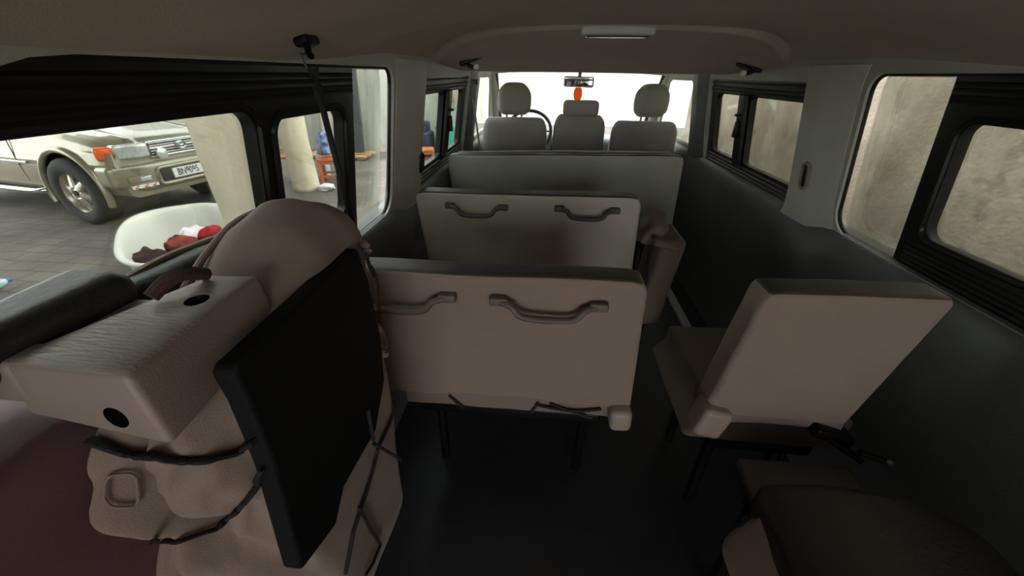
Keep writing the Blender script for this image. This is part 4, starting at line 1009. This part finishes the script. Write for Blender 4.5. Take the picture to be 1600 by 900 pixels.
jl = tag(m.build('water_jug', mat('clear_blue_jug', (190, 206, 218), 0.2, var=0.1)), 'pale water jug standing behind the orange stool', 'jug')
# orange chair with a crate of bottles left of the far column
ch = root('wooden_chair', (-5.0, 6.7, G), 'orange wooden chair half hidden behind the far column', 'chair')
pc = at(452, 292, z=G); cx, cy = pc.x-0.15, pc.y+0.45
m = MB(); m.rbox((cx, cy, G+0.44), (0.42, 0.42, 0.04), 0.01); m.build('seat', WOODO, ch)
for sx in (-1, 1):
    for sy in (-1, 1):
        h = 0.95 if sy > 0 else 0.44
        m = MB(); m.rbox((cx+sx*0.18, cy+sy*0.18, G+h/2), (0.045, 0.045, h), 0.006); m.build('leg', WOODO, ch)
m = MB()
for k in range(3): m.rbox((cx, cy+0.18, G+0.62+0.12*k), (0.36, 0.02, 0.07), 0.006)
m.build('backrest', WOODO, ch)
# shoes / paper litter by the stool
pl_ = at(512, 297, z=G)
m = MB(); m.rbox((pl_.x, pl_.y, G+0.05), (0.24, 0.20, 0.10), 0.03, None, lambda v: v+Vector((nz(v, 12, .05, 2), nz(v, 12, .05, 5), nz(v, 12, .03, 8))), 3, (6, 6, 3)); tag(m.build('plastic_bag', mat('white_bag', (228, 228, 228), 0.5)), 'white crumpled plastic bag on the paving under the orange stool', 'bag')
# boards leaning on the far wall, on timber
def board(name, px0, px1, pt, pb, y, t, m, label, lean=0.25):
    a = at(px0, pb, y=y); b_ = at(px1, pb, y=y); c = at(px0, pt, y=y)
    x0, x1, z0, z1 = a.x, b_.x, max(a.z, G+0.10), c.z
    mb = MB(); mb.rbox(((x0+x1)/2, y, (z0+z1)/2), (x1-x0, t, z1-z0), 0.01, None, lambda v: Vector((v.x, v.y+lean*(v.z/(z1-z0)), v.z)))
    o = mb.build(name, m); return tag(o, label, 'board')
board('leaning_board', 497, 522, 150, 236, 9.55, 0.05, mat('grey_panel', (150, 150, 148), 0.6), 'mid grey board leaning on the far wall behind the stool')
board('leaning_board', 513, 548, 118, 236, 9.25, 0.06, mat('light_panel', (206, 200, 188), 0.6), 'tall pale board leaning on the far wall beside the dark one')
board('leaning_board', 549, 573, 100, 236, 9.10, 0.08, mat('charcoal_panel', (74, 76, 78), 0.6), 'tall dark grey board leaning on the far wall')
a = at(500, 244, z=G); b_ = at(575, 244, z=G)
pal = root('timber_pallet', ((a.x+b_.x)/2, 9.05, G), 'low timber pallet on the paving under the leaning boards', 'pallet')
TIM = mat('pale_timber', (196, 160, 112), 0.8, var=0.12, vscale=8)
for k in range(3):
    m = MB(); m.rbox(((a.x+b_.x)/2, 8.85+0.25*k, G+0.075), (1.5, 0.16, 0.045), 0.006); m.build('deck_plank', TIM, pal)
for x in (-0.6, 0, 0.6):
    m = MB(); m.rbox(((a.x+b_.x)/2+x, 9.1, G+0.026), (0.10, 0.6, 0.05), 0.006); m.build('bearer', TIM, pal)
# beyond the middle left window
pt = at(680, 246, z=G)
stool(pt.x+0.02, pt.y-0.95, 0.36, 0.46, 0.40, 'low orange stool in front of the far wall, seen through the middle left window')
ps2 = at(662, 226, y=9.6)
sf = root('dark_armchair', (ps2.x-0.2, 9.45, G), 'dark blue armchair against the far wall behind the low stool', 'armchair')
DB = mat('dark_blue_cloth', (52, 58, 74), 0.85, var=0.1)
m = MB(); m.rbox((ps2.x-0.15, 9.45, G+0.24), (0.62, 0.6, 0.36), 0.06); m.build('seat', DB, sf)
m = MB(); m.rbox((ps2.x-0.15, 9.72, G+0.48), (0.62, 0.16, 0.62), 0.06); m.build('backrest', DB, sf)
for sx in (-1, 1):
    m = MB(); m.rbox((ps2.x-0.15+sx*0.34, 9.45, G+0.32), (0.12, 0.6, 0.52), 0.05); m.build('armrest', DB, sf)
pb_ = at(698, 242, z=G)
tb = root('teal_bin', (pb_.x+0.12, 9.55, G), 'teal plastic drum standing by the end of the far wall', 'bin')
m = MB(); m.lathe([(0.0001, 0.0), (0.22, 0), (0.24, 0.05), (0.26, 0.62), (0.28, 0.64), (0.28, 0.67), (0.26, 0.67), (0.25, 0.64), (0.0001, 0.62)], (pb_.x+0.12, 9.55, G), 28); m.build('bin_body', mat('teal_plastic', (66, 158, 140), 0.5), tb)
m = MB(); m.lathe([(0.285, 0.66), (0.29, 0.70), (0.10, 0.74), (0.0001, 0.74)], (pb_.x+0.12, 9.55, G), 28); m.build('lid', mat('teal_plastic', (66, 158, 140), 0.5), tb)
pk = at(697, 152, y=9.93)
m = MB(); m.rbox((pk.x, 9.95, pk.z), (0.34, 0.10, 0.24), 0.045, None, lambda v: v+Vector((nz(v, 12, .03, 2), 0, nz(v, 12, .03, 8))), 3, (6, 2, 4)); tag(m.build('woven_basket', mat('orange_brown_weave', (206, 140, 70), 0.8, rgb2=(120, 70, 40), vscale=25)), 'orange brown basket hung high on the far wall above the teal drum', 'basket')

# ------------------------------------------------------------------ light
W = bpy.data.worlds.new('world'); S.world = W; W.use_nodes = True
bg = W.node_tree.nodes['Background']; bg.inputs['Color'].default_value = (0.95, 0.98, 1.0, 1); bg.inputs['Strength'].default_value = 6.5
S.view_settings.view_transform = 'Standard'; S.view_settings.look = 'None'; S.view_settings.gamma = 1; S.view_settings.use_curve_mapping = False
S.view_settings.exposure = -0.1
S.cycles.use_denoising = True
S.cycles.max_bounces = 10; S.cycles.diffuse_bounces = 6; S.cycles.transparent_max_bounces = 12
S.cycles.sample_clamp_indirect = 6.0
